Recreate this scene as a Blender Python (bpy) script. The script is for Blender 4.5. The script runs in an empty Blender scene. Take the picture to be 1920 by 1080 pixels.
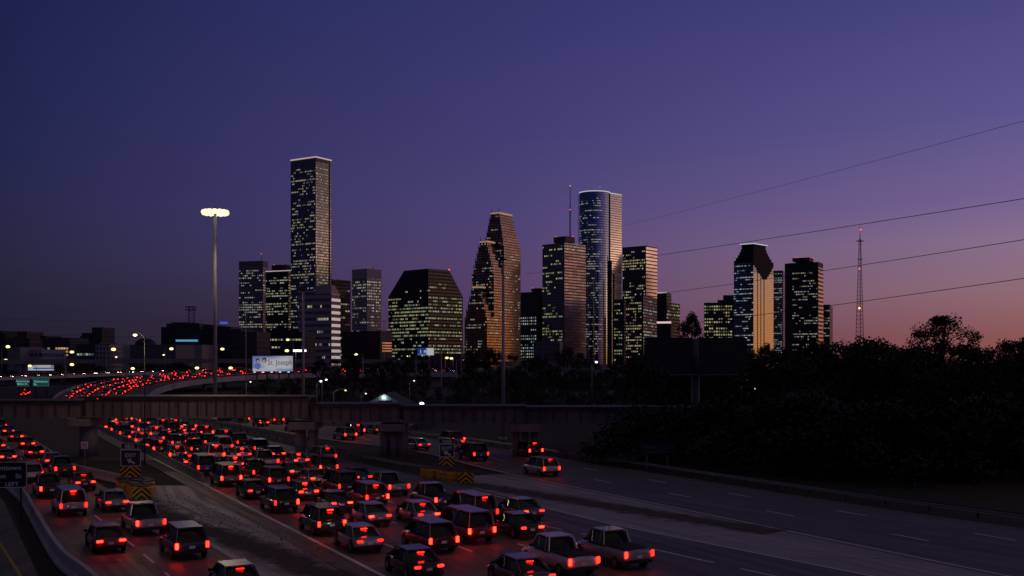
import bpy, bmesh, math, random
from mathutils import Vector, Matrix
random.seed(7)
S = bpy.context.scene
COL = S.collection
R = math.radians

# ------------------------------------------------------------------ camera
CAM_H, F, HZ = 11.0, 2000.0, 680.0        # eye height (m), focal length and horizon row in 1920x1080 pixels
cd = bpy.data.cameras.new("camera")
cd.sensor_width = 36.0
cd.lens = 36.0 * F / 1920.0
cd.shift_y = (HZ - 540.0) / 1920.0
cd.clip_start, cd.clip_end = 0.5, 30000.0
cam = bpy.data.objects.new("camera", cd)
cam.location = (0, 0, CAM_H)
cam.rotation_euler = (R(90), 0, 0)
COL.objects.link(cam)
S.camera = cam

# ------------------------------------------------------------------ world: dusk sky, afterglow low in the west (right, outside the frame)
SUN_AZ = 78.0                              # degrees right of the view direction
W = bpy.data.worlds.new("World")
S.world = W
W.use_nodes = True
nt = W.node_tree
nt.nodes.clear()
N = nt.nodes.new
def LK(a, b): nt.links.new(a, b)
def wmath(op, a, b=None, c=None, clamp=False):
    n = N("ShaderNodeMath"); n.operation = op; n.use_clamp = clamp
    for i, v in enumerate((a, b, c)):
        if v is None: continue
        if isinstance(v, (int, float)): n.inputs[i].default_value = v
        else: LK(v, n.inputs[i])
    return n.outputs[0]
tc = N("ShaderNodeTexCoord")
sx = N("ShaderNodeSeparateXYZ"); LK(tc.outputs["Generated"], sx.inputs[0])
elev = wmath("MULTIPLY", wmath("ARCSINE", sx.outputs[2]), 57.2958)
hl = wmath("SQRT", wmath("MAXIMUM", wmath("SUBTRACT", 1.0, wmath("MULTIPLY", sx.outputs[2], sx.outputs[2])), 1e-6))
cosd = wmath("DIVIDE", wmath("ADD", wmath("MULTIPLY", sx.outputs[0], math.sin(R(SUN_AZ))), wmath("MULTIPLY", sx.outputs[1], math.cos(R(SUN_AZ)))), hl)
dA = wmath("MULTIPLY", wmath("ARCCOSINE", wmath("MINIMUM", wmath("MAXIMUM", cosd, -1.0), 1.0)), 57.2958)
def srgb(c):
    return tuple(((v / 255) / 12.92 if v <= 10 else (((v / 255) + .055) / 1.055) ** 2.4) for v in c)
def ramp(stops):
    n = N("ShaderNodeValToRGB")
    cr = n.color_ramp
    while len(cr.elements) > 1: cr.elements.remove(cr.elements[-1])
    for i, (e, c) in enumerate(stops):
        el = cr.elements[0] if i == 0 else cr.elements.new(e / 60.0)
        el.position = e / 60.0
        el.color = (*c, 1)
    LK(wmath("DIVIDE", elev, 60.0, clamp=True), n.inputs[0])
    return n.outputs[0]
SKY_FILL = [(32, srgb((44, 42, 72))), (60, srgb((76, 66, 61)))]  # upper sky brightened and warmed as fill light for the foreground
SKY = [
    (0,   [(0, (1.15, .50, .13)), (2.0, (.95, .44, .17)), (4.5, (.80, .45, .31)), (8, (.50, .32, .33)), (12, (.25, .18, .29)), (19, srgb((84, 78, 140)))] + SKY_FILL),
    (52,  [(0, srgb((142, 84, 80))), (1.4, srgb((140, 87, 88))), (3.5, srgb((143, 106, 118))), (6, srgb((136, 110, 142))), (8, srgb((116, 97, 145))), (12, srgb((91, 83, 142))), (19, srgb((65, 64, 124)))] + SKY_FILL),
    (78,  [(0, srgb((84, 55, 84))), (2.3, srgb((86, 62, 100))), (5.1, srgb((84, 66, 112))), (8, srgb((76, 66, 118))), (12, srgb((64, 60, 116))), (19, srgb((52, 52, 108)))] + SKY_FILL),
    (92,  [(0, srgb((46, 38, 50))), (2.3, srgb((51, 43, 66))), (5.1, srgb((58, 51, 87))), (8, srgb((56, 52, 98))), (12, srgb((50, 49, 98))), (19, srgb((40, 42, 96)))] + SKY_FILL),
    (104, [(0, srgb((31, 30, 40))), (2.3, srgb((34, 33, 51))), (5.1, srgb((36, 37, 65))), (8, srgb((34, 37, 74))), (12, srgb((29, 35, 78))), (19, srgb((22, 29, 74)))] + SKY_FILL),
    (180, [(0, srgb((24, 26, 48))), (6, srgb((26, 32, 66))), (14, srgb((24, 30, 72))), (19, srgb((30, 33, 68))), (27, srgb((50, 46, 64)))] + [(60, srgb((76, 66, 61)))]),  # higher sky behind the camera lifted as fill too
]
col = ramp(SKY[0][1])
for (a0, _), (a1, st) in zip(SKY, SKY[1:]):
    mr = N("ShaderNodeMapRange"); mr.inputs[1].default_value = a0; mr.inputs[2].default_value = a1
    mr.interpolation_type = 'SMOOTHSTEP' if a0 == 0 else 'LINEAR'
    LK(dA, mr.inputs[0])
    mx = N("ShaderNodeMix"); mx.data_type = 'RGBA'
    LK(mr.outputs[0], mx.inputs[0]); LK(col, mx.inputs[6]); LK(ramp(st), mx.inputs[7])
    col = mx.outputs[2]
sky = N("ShaderNodeTexSky"); sky.sky_type = 'NISHITA'; sky.sun_disc = False
sky.sun_elevation = R(-3.0); sky.sun_rotation = R(SUN_AZ)
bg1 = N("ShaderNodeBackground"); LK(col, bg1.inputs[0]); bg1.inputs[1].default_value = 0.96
bg2 = N("ShaderNodeBackground"); LK(sky.outputs[0], bg2.inputs[0]); bg2.inputs[1].default_value = 0.05
ad = N("ShaderNodeAddShader"); LK(bg1.outputs[0], ad.inputs[0]); LK(bg2.outputs[0], ad.inputs[1])
wo = N("ShaderNodeOutputWorld"); LK(ad.outputs[0], wo.inputs[0])

# the sun is already below the horizon: only its last warm light is left
sl = bpy.data.lights.new("sun", 'SUN'); sl.energy = 0.06; sl.angle = R(10); sl.color = (1, .6, .35)
so = bpy.data.objects.new("sun", sl); COL.objects.link(so)
sd = Vector((math.sin(R(SUN_AZ)), math.cos(R(SUN_AZ)), math.tan(R(3))))
so.rotation_euler = sd.to_track_quat('Z', 'Y').to_euler()

S.view_settings.view_transform = 'Standard'; S.view_settings.look = 'None'
S.view_settings.exposure = 0.0; S.view_settings.gamma = 1.0
S.view_settings.use_curve_mapping = False
S.cycles.use_denoising = True
S.cycles.sample_clamp_indirect = 2.0
S.cycles.max_bounces = 5; S.cycles.diffuse_bounces = 2; S.cycles.glossy_bounces = 3
S.cycles.caustics_reflective = False; S.cycles.caustics_refractive = False

# ------------------------------------------------------------------ helpers
def T(px): return (px - 960.0) / F
def at(px, py, Y): return Vector((T(px) * Y, Y, CAM_H - (py - HZ) * Y / F))
def gnd(px, py, z=0.0):
    Y = (CAM_H - z) * F / (py - HZ)
    return Vector((T(px) * Y, Y, z))
def ht(py, Y): return CAM_H - (py - HZ) * Y / F
def px_of(p): return 960 + F * p[0] / p[1], HZ - F * (p[2] - CAM_H) / p[1]

def props(o, label=None, cat=None, group=None, kind=None):
    if label: o["label"] = label
    if cat: o["category"] = cat
    if group: o["group"] = group
    if kind: o["kind"] = kind
    return o
def thing(name, label, cat, loc=(0, 0, 0), rz=0.0, group=None):
    o = bpy.data.objects.new(name, None); COL.objects.link(o)
    o.location = loc; o.rotation_euler = (0, 0, rz); o.empty_display_size = .3
    return props(o, label, cat, group)
def link(name, me, parent=None):
    o = bpy.data.objects.new(name, me); COL.objects.link(o)
    if parent: o.parent = parent
    return o

class MB:
    """collects shapes, then links them as one mesh object"""
    def __init__(s): s.bm = bmesh.new(); s.uv = s.bm.loops.layers.uv.new("UVMap"); s.mi = 0
    def face(s, pts, uvs=None, mi=None, smooth=False):
        vs = [s.bm.verts.new(p) for p in pts]
        f = s.bm.faces.new(vs); f.material_index = s.mi if mi is None else mi; f.smooth = smooth
        if uvs:
            for l, u in zip(f.loops, uvs): l[s.uv].uv = u
        return f
    def box(s, c, d, rz=0.0, m=None):
        cx, cy, cz = c; hx, hy, hz = d[0] / 2, d[1] / 2, d[2] / 2
        ca, sa = math.cos(rz), math.sin(rz)
        P = []
        for z in (-hz, hz):
            for x, y in ((-hx, -hy), (hx, -hy), (hx, hy), (-hx, hy)):
                p = Vector((cx + x * ca - y * sa, cy + x * sa + y * ca, cz + z))
                P.append(m @ p if m else p)
        vs = [s.bm.verts.new(p) for p in P]
        dims = ((0, 3, 2, 1), (4, 5, 6, 7), (0, 1, 5, 4), (1, 2, 6, 5), (2, 3, 7, 6), (3, 0, 4, 7))
        for q in dims:
            f = s.bm.faces.new([vs[i] for i in q]); f.material_index = s.mi
            a, b = (P[q[1]] - P[q[0]]).length, (P[q[2]] - P[q[1]]).length
            for l, u in zip(f.loops, ((0, 0), (a, 0), (a, b), (0, b))): l[s.uv].uv = u
        return s
    def prism(s, pts, z0, z1, top=True, bottom=False, mi=None, mitop=None, pts1=None, uv0=0.0):
        pts1 = pts1 or pts
        n = len(pts); u = 0.0
        for i in range(n):
            p, q = pts[i], pts[(i + 1) % n]; p1, q1 = pts1[i], pts1[(i + 1) % n]
            L = math.hypot(q[0] - p[0], q[1] - p[1])
            s.face([(p[0], p[1], z0), (q[0], q[1], z0), (q1[0], q1[1], z1), (p1[0], p1[1], z1)],
                   [(u, z0 - uv0), (u + L, z0 - uv0), (u + L, z1 - uv0), (u, z1 - uv0)], mi)
            u += 0 if L > 6 else L
            if L > 6: u = 0.0
        if top: s.face([(p[0], p[1], z1) for p in pts1], None, mitop if mitop is not None else mi)
        if bottom: s.face([(p[0], p[1], z0) for p in reversed(pts)], None, mi)
        return s
    def tube(s, a, b, r0, r1=None, n=8, cap=True, smooth=True):
        a, b = Vector(a), Vector(b); r1 = r0 if r1 is None else r1
        d = (b - a).normalized(); x = d.orthogonal().normalized(); y = d.cross(x)
        ra = [s.bm.verts.new(a + (x * math.cos(2 * math.pi * i / n) + y * math.sin(2 * math.pi * i / n)) * r0) for i in range(n)]
        rb = [s.bm.verts.new(b + (x * math.cos(2 * math.pi * i / n) + y * math.sin(2 * math.pi * i / n)) * r1) for i in range(n)]
        for i in range(n):
            f = s.bm.faces.new([ra[i], ra[(i + 1) % n], rb[(i + 1) % n], rb[i]]); f.smooth = smooth; f.material_index = s.mi
        if cap:
            f = s.bm.faces.new(list(reversed(ra))); f.material_index = s.mi
            f = s.bm.faces.new(rb); f.material_index = s.mi
        return s
    def path(s, pts, r, n=5):
        for a, b in zip(pts, pts[1:]): s.tube(a, b, r, r, n, cap=False)
        return s
    def ball(s, c, r, seg=10, rings=6, sc=(1, 1, 1)):
        m = Matrix.Translation(c) @ Matrix.Diagonal((*[r * k for k in sc], 1))
        before = set(s.bm.faces)
        bmesh.ops.create_uvsphere(s.bm, u_segments=seg, v_segments=rings, radius=1, matrix=m)
        for f in s.bm.faces:
            if f not in before: f.smooth = True; f.material_index = s.mi
        return s
    def mesh(s, name, mats):
        me = bpy.data.meshes.new(name); s.bm.to_mesh(me); s.bm.free()
        for m in (mats if isinstance(mats, (list, tuple)) else [mats]): me.materials.append(m)
        return me
    def build(s, name, mats, parent=None): return link(name, s.mesh(name, mats), parent)

# ------------------------------------------------------------------ materials
class MT:
    def __init__(s, name):
        s.m = bpy.data.materials.new(name); s.m.use_nodes = True
        s.t = s.m.node_tree; s.b = s.t.nodes["Principled BSDF"]
    def n(s, k, **kw):
        x = s.t.nodes.new(k)
        for a, v in kw.items(): setattr(x, a, v)
        return x
    def l(s, a, b): s.t.links.new(a, b)
    def math(s, op, a, b=None, c=None, clamp=False):
        x = s.n("ShaderNodeMath", operation=op, use_clamp=clamp)
        for i, v in enumerate((a, b, c)):
            if v is None: continue
            if isinstance(v, (int, float)): x.inputs[i].default_value = v
            else: s.l(v, x.inputs[i])
        return x.outputs[0]
    def mix(s, f, a, b):
        x = s.n("ShaderNodeMix", data_type='RGBA')
        for i, v in ((0, f), (6, a), (7, b)):
            if isinstance(v, (int, float)): x.inputs[i].default_value = v
            elif isinstance(v, tuple): x.inputs[i].default_value = (*v[:3], 1)
            else: s.l(v, x.inputs[i])
        return x.outputs[2]
    def mixf(s, f, a, b):
        x = s.n("ShaderNodeMix", data_type='FLOAT')
        for i, v in ((0, f), (2, a), (3, b)):
            if isinstance(v, (int, float)): x.inputs[i].default_value = v
            else: s.l(v, x.inputs[i])
        return x.outputs[0]
    def noise(s, scale, coord="Object", detail=4, vec=None, rough=.6):
        x = s.n("ShaderNodeTexNoise"); x.inputs["Scale"].default_value = scale; x.inputs["Detail"].default_value = detail
        x.inputs["Roughness"].default_value = rough
        if vec is None: vec = s.n("ShaderNodeTexCoord").outputs[coord]
        s.l(vec, x.inputs["Vector"]); return x.outputs[0]
    def rng(s, v, a, b, c=0.0, d=1.0):
        x = s.n("ShaderNodeMapRange"); s.l(v, x.inputs[0])
        for i, k in enumerate((a, b, c, d)): x.inputs[i + 1].default_value = k
        return x.outputs[0]
    def base(s, v):
        if isinstance(v, tuple): s.b.inputs["Base Color"].default_value = (*v[:3], 1)
        else: s.l(v, s.b.inputs["Base Color"])
        return s
    def set(s, k, v):
        if isinstance(v, (int, float)): s.b.inputs[k].default_value = v
        else: s.l(v, s.b.inputs[k])
        return s
    def bump(s, h, strength=.3, dist=.1):
        x = s.n("ShaderNodeBump"); x.inputs["Strength"].default_value = strength; x.inputs["Distance"].default_value = dist
        s.l(h, x.inputs["Height"]); s.l(x.outputs[0], s.b.inputs["Normal"]); return s

def plain(name, c, rough=.6, metal=0.0, var=.25, scale=1.5):
    m = MT(name); nz = m.noise(scale, detail=3)
    lo, hi = tuple(v * (1 - var) for v in c), tuple(v * (1 + var) for v in c)
    m.base(m.mix(nz, lo, hi)).set("Roughness", rough).set("Metallic", metal)
    return m.m
def glow(name, c, strength=1.0, base=(.5, .5, .5), sample=False, vary=None):
    m = MT(name); m.base(base); m.set("Roughness", .4)
    m.b.inputs["Emission Color"].default_value = (*c, 1)
    if vary:
        g = m.n("ShaderNodeNewGeometry"); oi = m.n("ShaderNodeObjectInfo")
        r = m.math("FRACT", m.math("ADD", g.outputs["Random Per Island"], m.math("MULTIPLY", oi.outputs["Random"], 7.31)))
        m.set("Emission Strength", m.math("MULTIPLY", m.rng(r, 0, 1, vary[0], vary[1]), strength))
        r2 = m.math("FRACT", m.math("MULTIPLY", r, 13.7))
        cc = m.mix(r2, tuple(v * k for v, k in zip(c, (1.15, 1.0, .8))), tuple(v * k for v, k in zip(c, (.85, 1.0, 1.15))))
        m.l(cc, m.b.inputs["Emission Color"])
    else: m.set("Emission Strength", strength)
    m.m.cycles.emission_sampling = 'AUTO' if sample else 'NONE'
    return m.m
def facade(name, bw, fh, gw, gh, glass, wall, rough=.12, metal=.7, wall_rough=.55, wall_metal=0.0, vary=.5):
    """window grid in metres on the UVs: gw x gh of each bay is glass, the rest is wall"""
    m = MT(name); uv = m.n("ShaderNodeUVMap"); sp = m.n("ShaderNodeSeparateXYZ"); m.l(uv.outputs[0], sp.inputs[0])
    u, v = m.math("DIVIDE", sp.outputs[0], bw), m.math("DIVIDE", sp.outputs[1], fh)
    fu, fv = m.math("FRACT", u), m.math("FRACT", v)
    mu = m.math("LESS_THAN", m.math("ABSOLUTE", m.math("SUBTRACT", fu, .5)), gw / 2)
    mv = m.math("LESS_THAN", m.math("ABSOLUTE", m.math("SUBTRACT", fv, .5)), gh / 2)
    mask = m.math("MULTIPLY", mu, mv)
    cb = m.n("ShaderNodeCombineXYZ"); m.l(m.math("FLOOR", u), cb.inputs[0]); m.l(m.math("FLOOR", v), cb.inputs[1])
    wn = m.n("ShaderNodeTexWhiteNoise", noise_dimensions='2D'); m.l(cb.outputs[0], wn.inputs["Vector"])
    g = m.mix(wn.outputs[0], tuple(k * (1 - vary) for k in glass), tuple(min(1, k * (1 + vary * .4)) for k in glass))
    big = m.noise(.03, detail=3)
    wl = m.mix(big, tuple(k * .8 for k in wall), tuple(k * 1.2 for k in wall))
    m.base(m.mix(mask, wl, g))
    m.set("Roughness", m.mixf(mask, wall_rough, rough)).set("Metallic", m.mixf(mask, wall_metal, metal))
    return m.m

M = {}
M['steel'] = plain("galvanised_steel", (.28, .28, .30), .5, .6)
M['darksteel'] = plain("dark_steel", (.05, .05, .055), .55, .4)
M['rubber'] = plain("tyre_rubber", (.015, .015, .015), .8)
M['concrete'] = None
def concrete(name, c, scale=.5, stain=.55):
    m = MT(name); n1 = m.noise(scale, detail=6); n2 = m.noise(scale * .17, detail=3)
    mp = m.n("ShaderNodeMapping"); m.l(m.n("ShaderNodeTexCoord").outputs["Object"], mp.inputs[0]); mp.inputs["Scale"].default_value = (1.6, 1.6, .12)
    st = m.rng(m.noise(.8, vec=mp.outputs[0], detail=4), .45, .75)
    a = m.mix(n1, tuple(k * .72 for k in c), tuple(k * 1.22 for k in c))
    b = m.mix(m.rng(n2, .4, .7), a, tuple(k * .6 for k in c))
    m.base(m.mix(m.math("MULTIPLY", st, stain), b, tuple(k * .35 for k in c))).set("Roughness", .85)
    m.bump(n1, .25, .03)
    return m.m
M['concrete'] = concrete("weathered_concrete", (.30, .275, .25))
M['girder'] = concrete("girder_paint", (.30, .25, .21), .7, .8)
M['pale_concrete'] = concrete("pale_concrete", (.58, .55, .53))
M['roof'] = plain("roof_dark", (.03, .03, .034), .8)
M['grass'] = None
g = MT("roadside_grass"); n1, n2 = g.noise(.25, detail=8), g.noise(.03, detail=3)
g.base(g.mix(g.rng(n2, .4, .6), g.mix(n1, (.010, .010, .006), (.028, .024, .014)), g.mix(n1, (.016, .016, .008), (.04, .033, .02)))).set("Roughness", .95)
g.bump(n1, .6, .15)
M['grass'] = g.m
def pavement(name, c, lane=4.0, joint=0.0, dirt=.5):
    m = MT(name); uv = m.n("ShaderNodeUVMap"); sp = m.n("ShaderNodeSeparateXYZ"); m.l(uv.outputs[0], sp.inputs[0])
    mp = m.n("ShaderNodeMapping"); m.l(uv.outputs[0], mp.inputs[0]); mp.inputs["Scale"].default_value = (1.3, .05, 1)
    streak = m.noise(1.0, vec=mp.outputs[0], detail=5)
    fine = m.noise(3.0, detail=6); patch = m.noise(.09, detail=5)
    a = m.mix(fine, tuple(k * .7 for k in c), tuple(k * 1.3 for k in c))
    a = m.mix(m.rng(streak, .35, .7, 0, .65), a, tuple(k * .45 for k in c))
    a = m.mix(m.rng(patch, .5, .7, 0, dirt), a, tuple(k * v for k, v in zip(c, (.5, .46, .42))))
    if lane:   # the oil-dark middle of each lane
        w = m.math("COSINE", m.math("MULTIPLY", m.math("DIVIDE", sp.outputs[0], lane), 6.28318))
        a = m.mix(m.math("MULTIPLY", m.rng(w, -1, 1, 1, 0), .35), a, tuple(k * .5 for k in c))
    if joint:
        f = m.math("FRACT", m.math("DIVIDE", sp.outputs[1], joint))
        a = m.mix(m.math("MULTIPLY", m.math("LESS_THAN", f, .012), .7), a, (.012, .011, .01))
        f2 = m.math("FRACT", m.math("DIVIDE", sp.outputs[0], 3.66))
        a = m.mix(m.math("MULTIPLY", m.math("LESS_THAN", f2, .02), .7), a, (.012, .011, .01))
    m.base(a).set("Roughness", m.rng(streak, .3, .7, .5, .75)); m.bump(fine, .2, .01)
    return m.m
M['asphalt'] = pavement("freeway_asphalt", (.145, .134, .125), joint=15.0)
M['asphalt2'] = pavement("side_road_asphalt", (.09, .08, .072), lane=0)
M['gore'] = pavement("shoulder_concrete", (.42, .385, .37), lane=0, joint=9.0, dirt=.75)
M['paint'] = plain("white_road_paint", (.85, .82, .8), .7, 0, .3, 3)
M['yellowpaint'] = plain("yellow_road_paint", (.42, .28, .05), .7, 0, .5, 3)
M['bark'] = plain("bark", (.05, .04, .03), .9)
def leafmat(name, c):
    m = MT(name); g = m.n("ShaderNodeNewGeometry"); oi = m.n("ShaderNodeObjectInfo")
    a = m.mix(g.outputs["Random Per Island"], tuple(k * .55 for k in c), tuple(k * 1.5 for k in c))
    m.base(m.mix(m.math("MULTIPLY", oi.outputs["Random"], .5), a, tuple(k * v for k, v in zip(c, (1.2, .9, .7))))).set("Roughness", .7)
    return m.m
M['leaf'] = leafmat("dark_leaves", (.013, .015, .010))
M['sodium'] = glow("sodium_lamp_glow", (1, .86, .42), 9.0, sample=True)
M['sodium_far'] = glow("far_lamp_glow", (1, .84, .34), 1.7, sample=False)
M['white_lamp'] = glow("white_lamp_glow", (.95, 1, .98), 2.2, sample=False)
M['teal_lamp'] = glow("mercury_lamp_glow", (.55, 1, .9), 14.0, sample=True)
M['red_lamp'] = glow("red_beacon_glow", (1, .10, .10), 1.6, sample=False)
M['tail'] = glow("tail_lamp_glow", (1, .010, .004), 22.0, base=(.2, .01, .01), sample=True, vary=(.15, 1.3))
M['head'] = glow("head_lamp_glow", (1, .76, .62), 26.0, sample=True)
M['amber'] = glow("amber_lamp_glow", (1, .55, .08), 4.0, sample=False)
M['glass_car'] = plain("car_glass", (.012, .013, .015), .08, 0, .1)
M['sign_green'] = plain("sign_green", (.012, .05, .045), .45, 0, .15)
M['sign_white'] = plain("sign_white", (.82, .82, .78), .5, 0, .1)
M['sign_black'] = plain("sign_black", (.012, .012, .014), .5, 0, .1)
M['yellow'] = plain("barrel_yellow", (.72, .44, .05), .55, 0, .35, 2.5)
M['barrel_lid'] = plain("barrel_lid", (.05, .035, .02), .7)
c = MT("chevron_stripes"); uv = c.n("ShaderNodeUVMap"); sp = c.n("ShaderNodeSeparateXYZ"); c.l(uv.outputs[0], sp.inputs[0])
f = c.math("FRACT", c.math("ADD", c.math("MULTIPLY", c.math("ADD", sp.outputs[1], c.math("MULTIPLY", c.math("ABSOLUTE", sp.outputs[0]), .85)), 2.35), .12))
c.base(c.mix(c.math("GREATER_THAN", f, .5), (.85, .52, .04), (.010, .008, .006))).set("Roughness", .5)
M['chevron'] = c.m

def catmull(pts, per=8):
    pts = [Vector(p) for p in pts]; out = []
    for i in range(len(pts) - 1):
        p0, p1, p2, p3 = pts[max(i - 1, 0)], pts[i], pts[i + 1], pts[min(i + 2, len(pts) - 1)]
        for k in range(per):
            t = k / per
            out.append(.5 * ((2 * p1) + (p2 - p0) * t + (2 * p0 - 5 * p1 + 4 * p2 - p3) * t * t + (3 * p1 - p0 - 3 * p2 + p3) * t ** 3))
    return out + [pts[-1]]
def strip(name, Lp, Rp, dz, mat, kind="structure", seg=1):
    mb = MB(); v = 0.0
    for i in range(len(Lp) - 1):
        a, b, c_, d = Vector(Lp[i]), Vector(Rp[i]), Vector(Rp[i + 1]), Vector(Lp[i + 1])
        L = ((c_ + d) / 2 - (a + b) / 2).length; w0, w1 = (b - a).length, (c_ - d).length
        up = Vector((0, 0, dz))
        mb.face([a + up, b + up, c_ + up, d + up], [(0, v), (w0, v), (w1, v + L), (0, v + L)]); v += L
    o = mb.build(name, mat)
    if kind: o["kind"] = kind
    return o
def offset(pts, d):
    """moves a ground line sideways by d (positive = right of its direction)"""
    out = []
    for i, p in enumerate(pts):
        t = (Vector(pts[min(i + 1, len(pts) - 1)]) - Vector(pts[max(i - 1, 0)])); t.z = 0; t.normalize()
        out.append(Vector(p) + Vector((t.y, -t.x, 0)) * d)
    return out
def resample(pts, step):
    pts = [Vector(p) for p in pts]; out = [pts[0]]; acc = 0.0
    for a, b in zip(pts, pts[1:]):
        L = (b - a).length; s = step - acc
        while s <= L: out.append(a.lerp(b, s / L)); s += step
        acc = (acc + L) % step
    return out
def lane_line(name, pts, w, mat, dz, dash=None):
    mb = MB(); pts = resample(pts, 1.0); hw = w / 2
    Lp, Rp = offset(pts, -hw), offset(pts, hw); up = Vector((0, 0, dz))
    for i in range(len(pts) - 1):
        if dash and (i % (dash[0] + dash[1])) >= dash[0]: continue
        mb.face([Lp[i] + up, Rp[i] + up, Rp[i + 1] + up, Lp[i + 1] + up])
    o = mb.build(name, mat); o["kind"] = "structure"; return o
def text(body, size, mat, parent, loc, rz=0.0, align='CENTER', name="lettering", squash=1.0, bold=.018):
    cu = bpy.data.curves.new(name, 'FONT'); cu.body = body; cu.size = size; cu.align_x = align; cu.extrude = .006; cu.offset = bold * size; cu.space_character = 1.08
    o = bpy.data.objects.new("tmp", cu); COL.objects.link(o)
    me = bpy.data.meshes.new_from_object(o.evaluated_get(bpy.context.evaluated_depsgraph_get()))
    bpy.data.objects.remove(o)
    me.materials.clear(); me.materials.append(mat)
    q = link(name, me, parent); q.rotation_euler = (R(90), 0, rz); q.location = loc; q.scale = (squash, 1, 1)
    return q
def wall_line(name, pts, h, th, mat, base_th=None):
    """a barrier of constant section along a ground line (New Jersey profile when base_th is given)"""
    mb = MB(); prof = [(-th / 2, 0), (-th / 2, h), (th / 2, h), (th / 2, 0)]
    if base_th: prof = [(-base_th / 2, 0), (-base_th / 2, .12), (-th / 2 - .05, .35), (-th / 2, h), (th / 2, h), (th / 2 + .05, .35), (base_th / 2, .12), (base_th / 2, 0)]
    pts = [Vector(p) for p in pts]; rows = []
    for x, z in prof:
        rows.append([p + Vector((0, 0, z)) for p in offset(pts, x)])
    for k in range(len(prof) - 1):
        for i in range(len(pts) - 1):
            mb.face([rows[k][i], rows[k][i + 1], rows[k + 1][i + 1], rows[k + 1][i]])
    for i in (0, -1): mb.face([r[i] for r in rows])
    bmesh.ops.remove_doubles(mb.bm, verts=mb.bm.verts, dist=1e-4)
    bmesh.ops.recalc_face_normals(mb.bm, faces=mb.bm.faces)
    return mb.build(name, mat)

# ------------------------------------------------------------------ ground and roads (plan view in metres, camera at the origin looking along +Y)
mb = MB(); n = 60
mb.face([(-6000, -60, -.06), (6000, -60, -.06), (6000, 9000, -.06), (-6000, 9000, -.06)])
mb.build("ground", M['grass'])["kind"] = "structure"

def main_left(Y): return -6.8 - .512 * (Y - 55)
MAIN_R = [(26, 40, 0), (18.3, 55, 0), (6.9, 72, 0), (-5.5, 98, 0), (-14.7, 113, 0), (-37.7, 157, 0), (-63, 200, 0)]
mainL = [(main_left(Y), Y, 0) for Y in range(25, 221, 5)]
mainLs = [(main_left(Y) - 1.6, Y, 0) for Y in range(25, 221, 5)]
def interp(pts, Y):
    pts = sorted(pts, key=lambda p: p[1])
    for a, b in zip(pts, pts[1:]):
        if Y <= b[1] or b is pts[-1]:
            t = (Y - a[1]) / (b[1] - a[1]); return a[0] + (b[0] - a[0]) * t
def right_of_main(Y):
    return interp(MAIN_R, Y) if Y < 200 else -63 + (-64.5 + 63) * 0 - .565 * (Y - 200)
mainR = [(right_of_main(Y), Y, 0) for Y in range(25, 221, 5)]
# the curved ramp beyond the rail bridge: straight on, climbing and bending right
RL = catmull([(-91.5, 218, 0), (-111.5, 260, 0), (-129, 300, .7), (-141, 340, 2.2), (-148, 380, 3.6), (-149, 420, 5), (-143, 455, 6.2), (-128, 480, 7.1), (-105, 492, 7.6), (-70, 495, 7.7), (-20, 495, 7.7), (70, 495, 7.7)], 6)
RR = catmull([(-73, 218, 0), (-87, 260, 0), (-102, 300, .5), (-113, 340, 1.8), (-117, 375, 3.2), (-115, 405, 4.2), (-107, 432, 5), (-92, 452, 5.5), (-70, 465, 5.8), (-35, 470, 5.8), (5, 471, 5.8), (70, 471, 5.8)], 6)
L2 = [(35, 36, 0), (24.5, 56, 0), (10.1, 84.3, 0), (-2.5, 109.5, 0), (-13, 134, 0), (-27, 153, 0), (-46, 185, 0), (-60, 212, 0)]
R2 = [(53, 36, 0), (42, 56, 0), (34, 70.7, 0), (26.5, 83, 0), (10.7, 112.8, 0), (-7.7, 147.6, 0), (-35, 190, 0), (-50, 212, 0)]
L2s, R2s = catmull(L2, 8), catmull(R2, 8)
R3 = [(-2, 32, 0), (-13, 55, 0), (-30.5, 85, 0), (-45, 110, 0), (-76, 165, 0), (-110, 225, 0)]
L3 = [(-9.5, 32, 0), (-22.4, 55, 0), (-39, 85, 0), (-53.5, 110, 0), (-85, 165, 0), (-120, 225, 0)]
L3s, R3s = catmull(L3, 8), catmull(R3, 8)

# paved gores and shoulders in front of both crash cushions, then the carriageways on top of them
strip("gore_pavement", [(-2.5, 32, 0), (-13.5, 55, 0), (-31, 85, 0), (-35.5, 97, 0)], [(6, 32, 0), (-5.2, 55, 0), (-20.5, 85, 0), (-27, 97, 0)], .004, M['gore'])
strip("gore_pavement", [(22, 44, 0), (16, 56, 0), (6, 74, 0), (-8, 102, 0)], [(34, 44, 0), (26, 56, 0), (15.5, 76, 0), (.8, 106, 0)], .004, M['gore'])
strip("main_road", mainLs, mainR, .012, M['asphalt'])
strip("exit_road", L2s, R2s, .008, M['asphalt'])
strip("ramp_road", L3s, R3s, .012, M['asphalt'])
strip("side_road", [(-60, 30, 0), (-64, 85, 0), (-90, 140, 0)], [(-11, 30, 0), (-40, 84, 0), (-72, 140, 0)], .008, M['asphalt2'])
strip("gravel_verge", [(-35, 95.5, 0), (-37, 99, 0), (-40, 104, 0)], [(-28.2, 95.5, 0), (-29.6, 99, 0), (-32, 104, 0)], .008, M['grass'])

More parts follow.
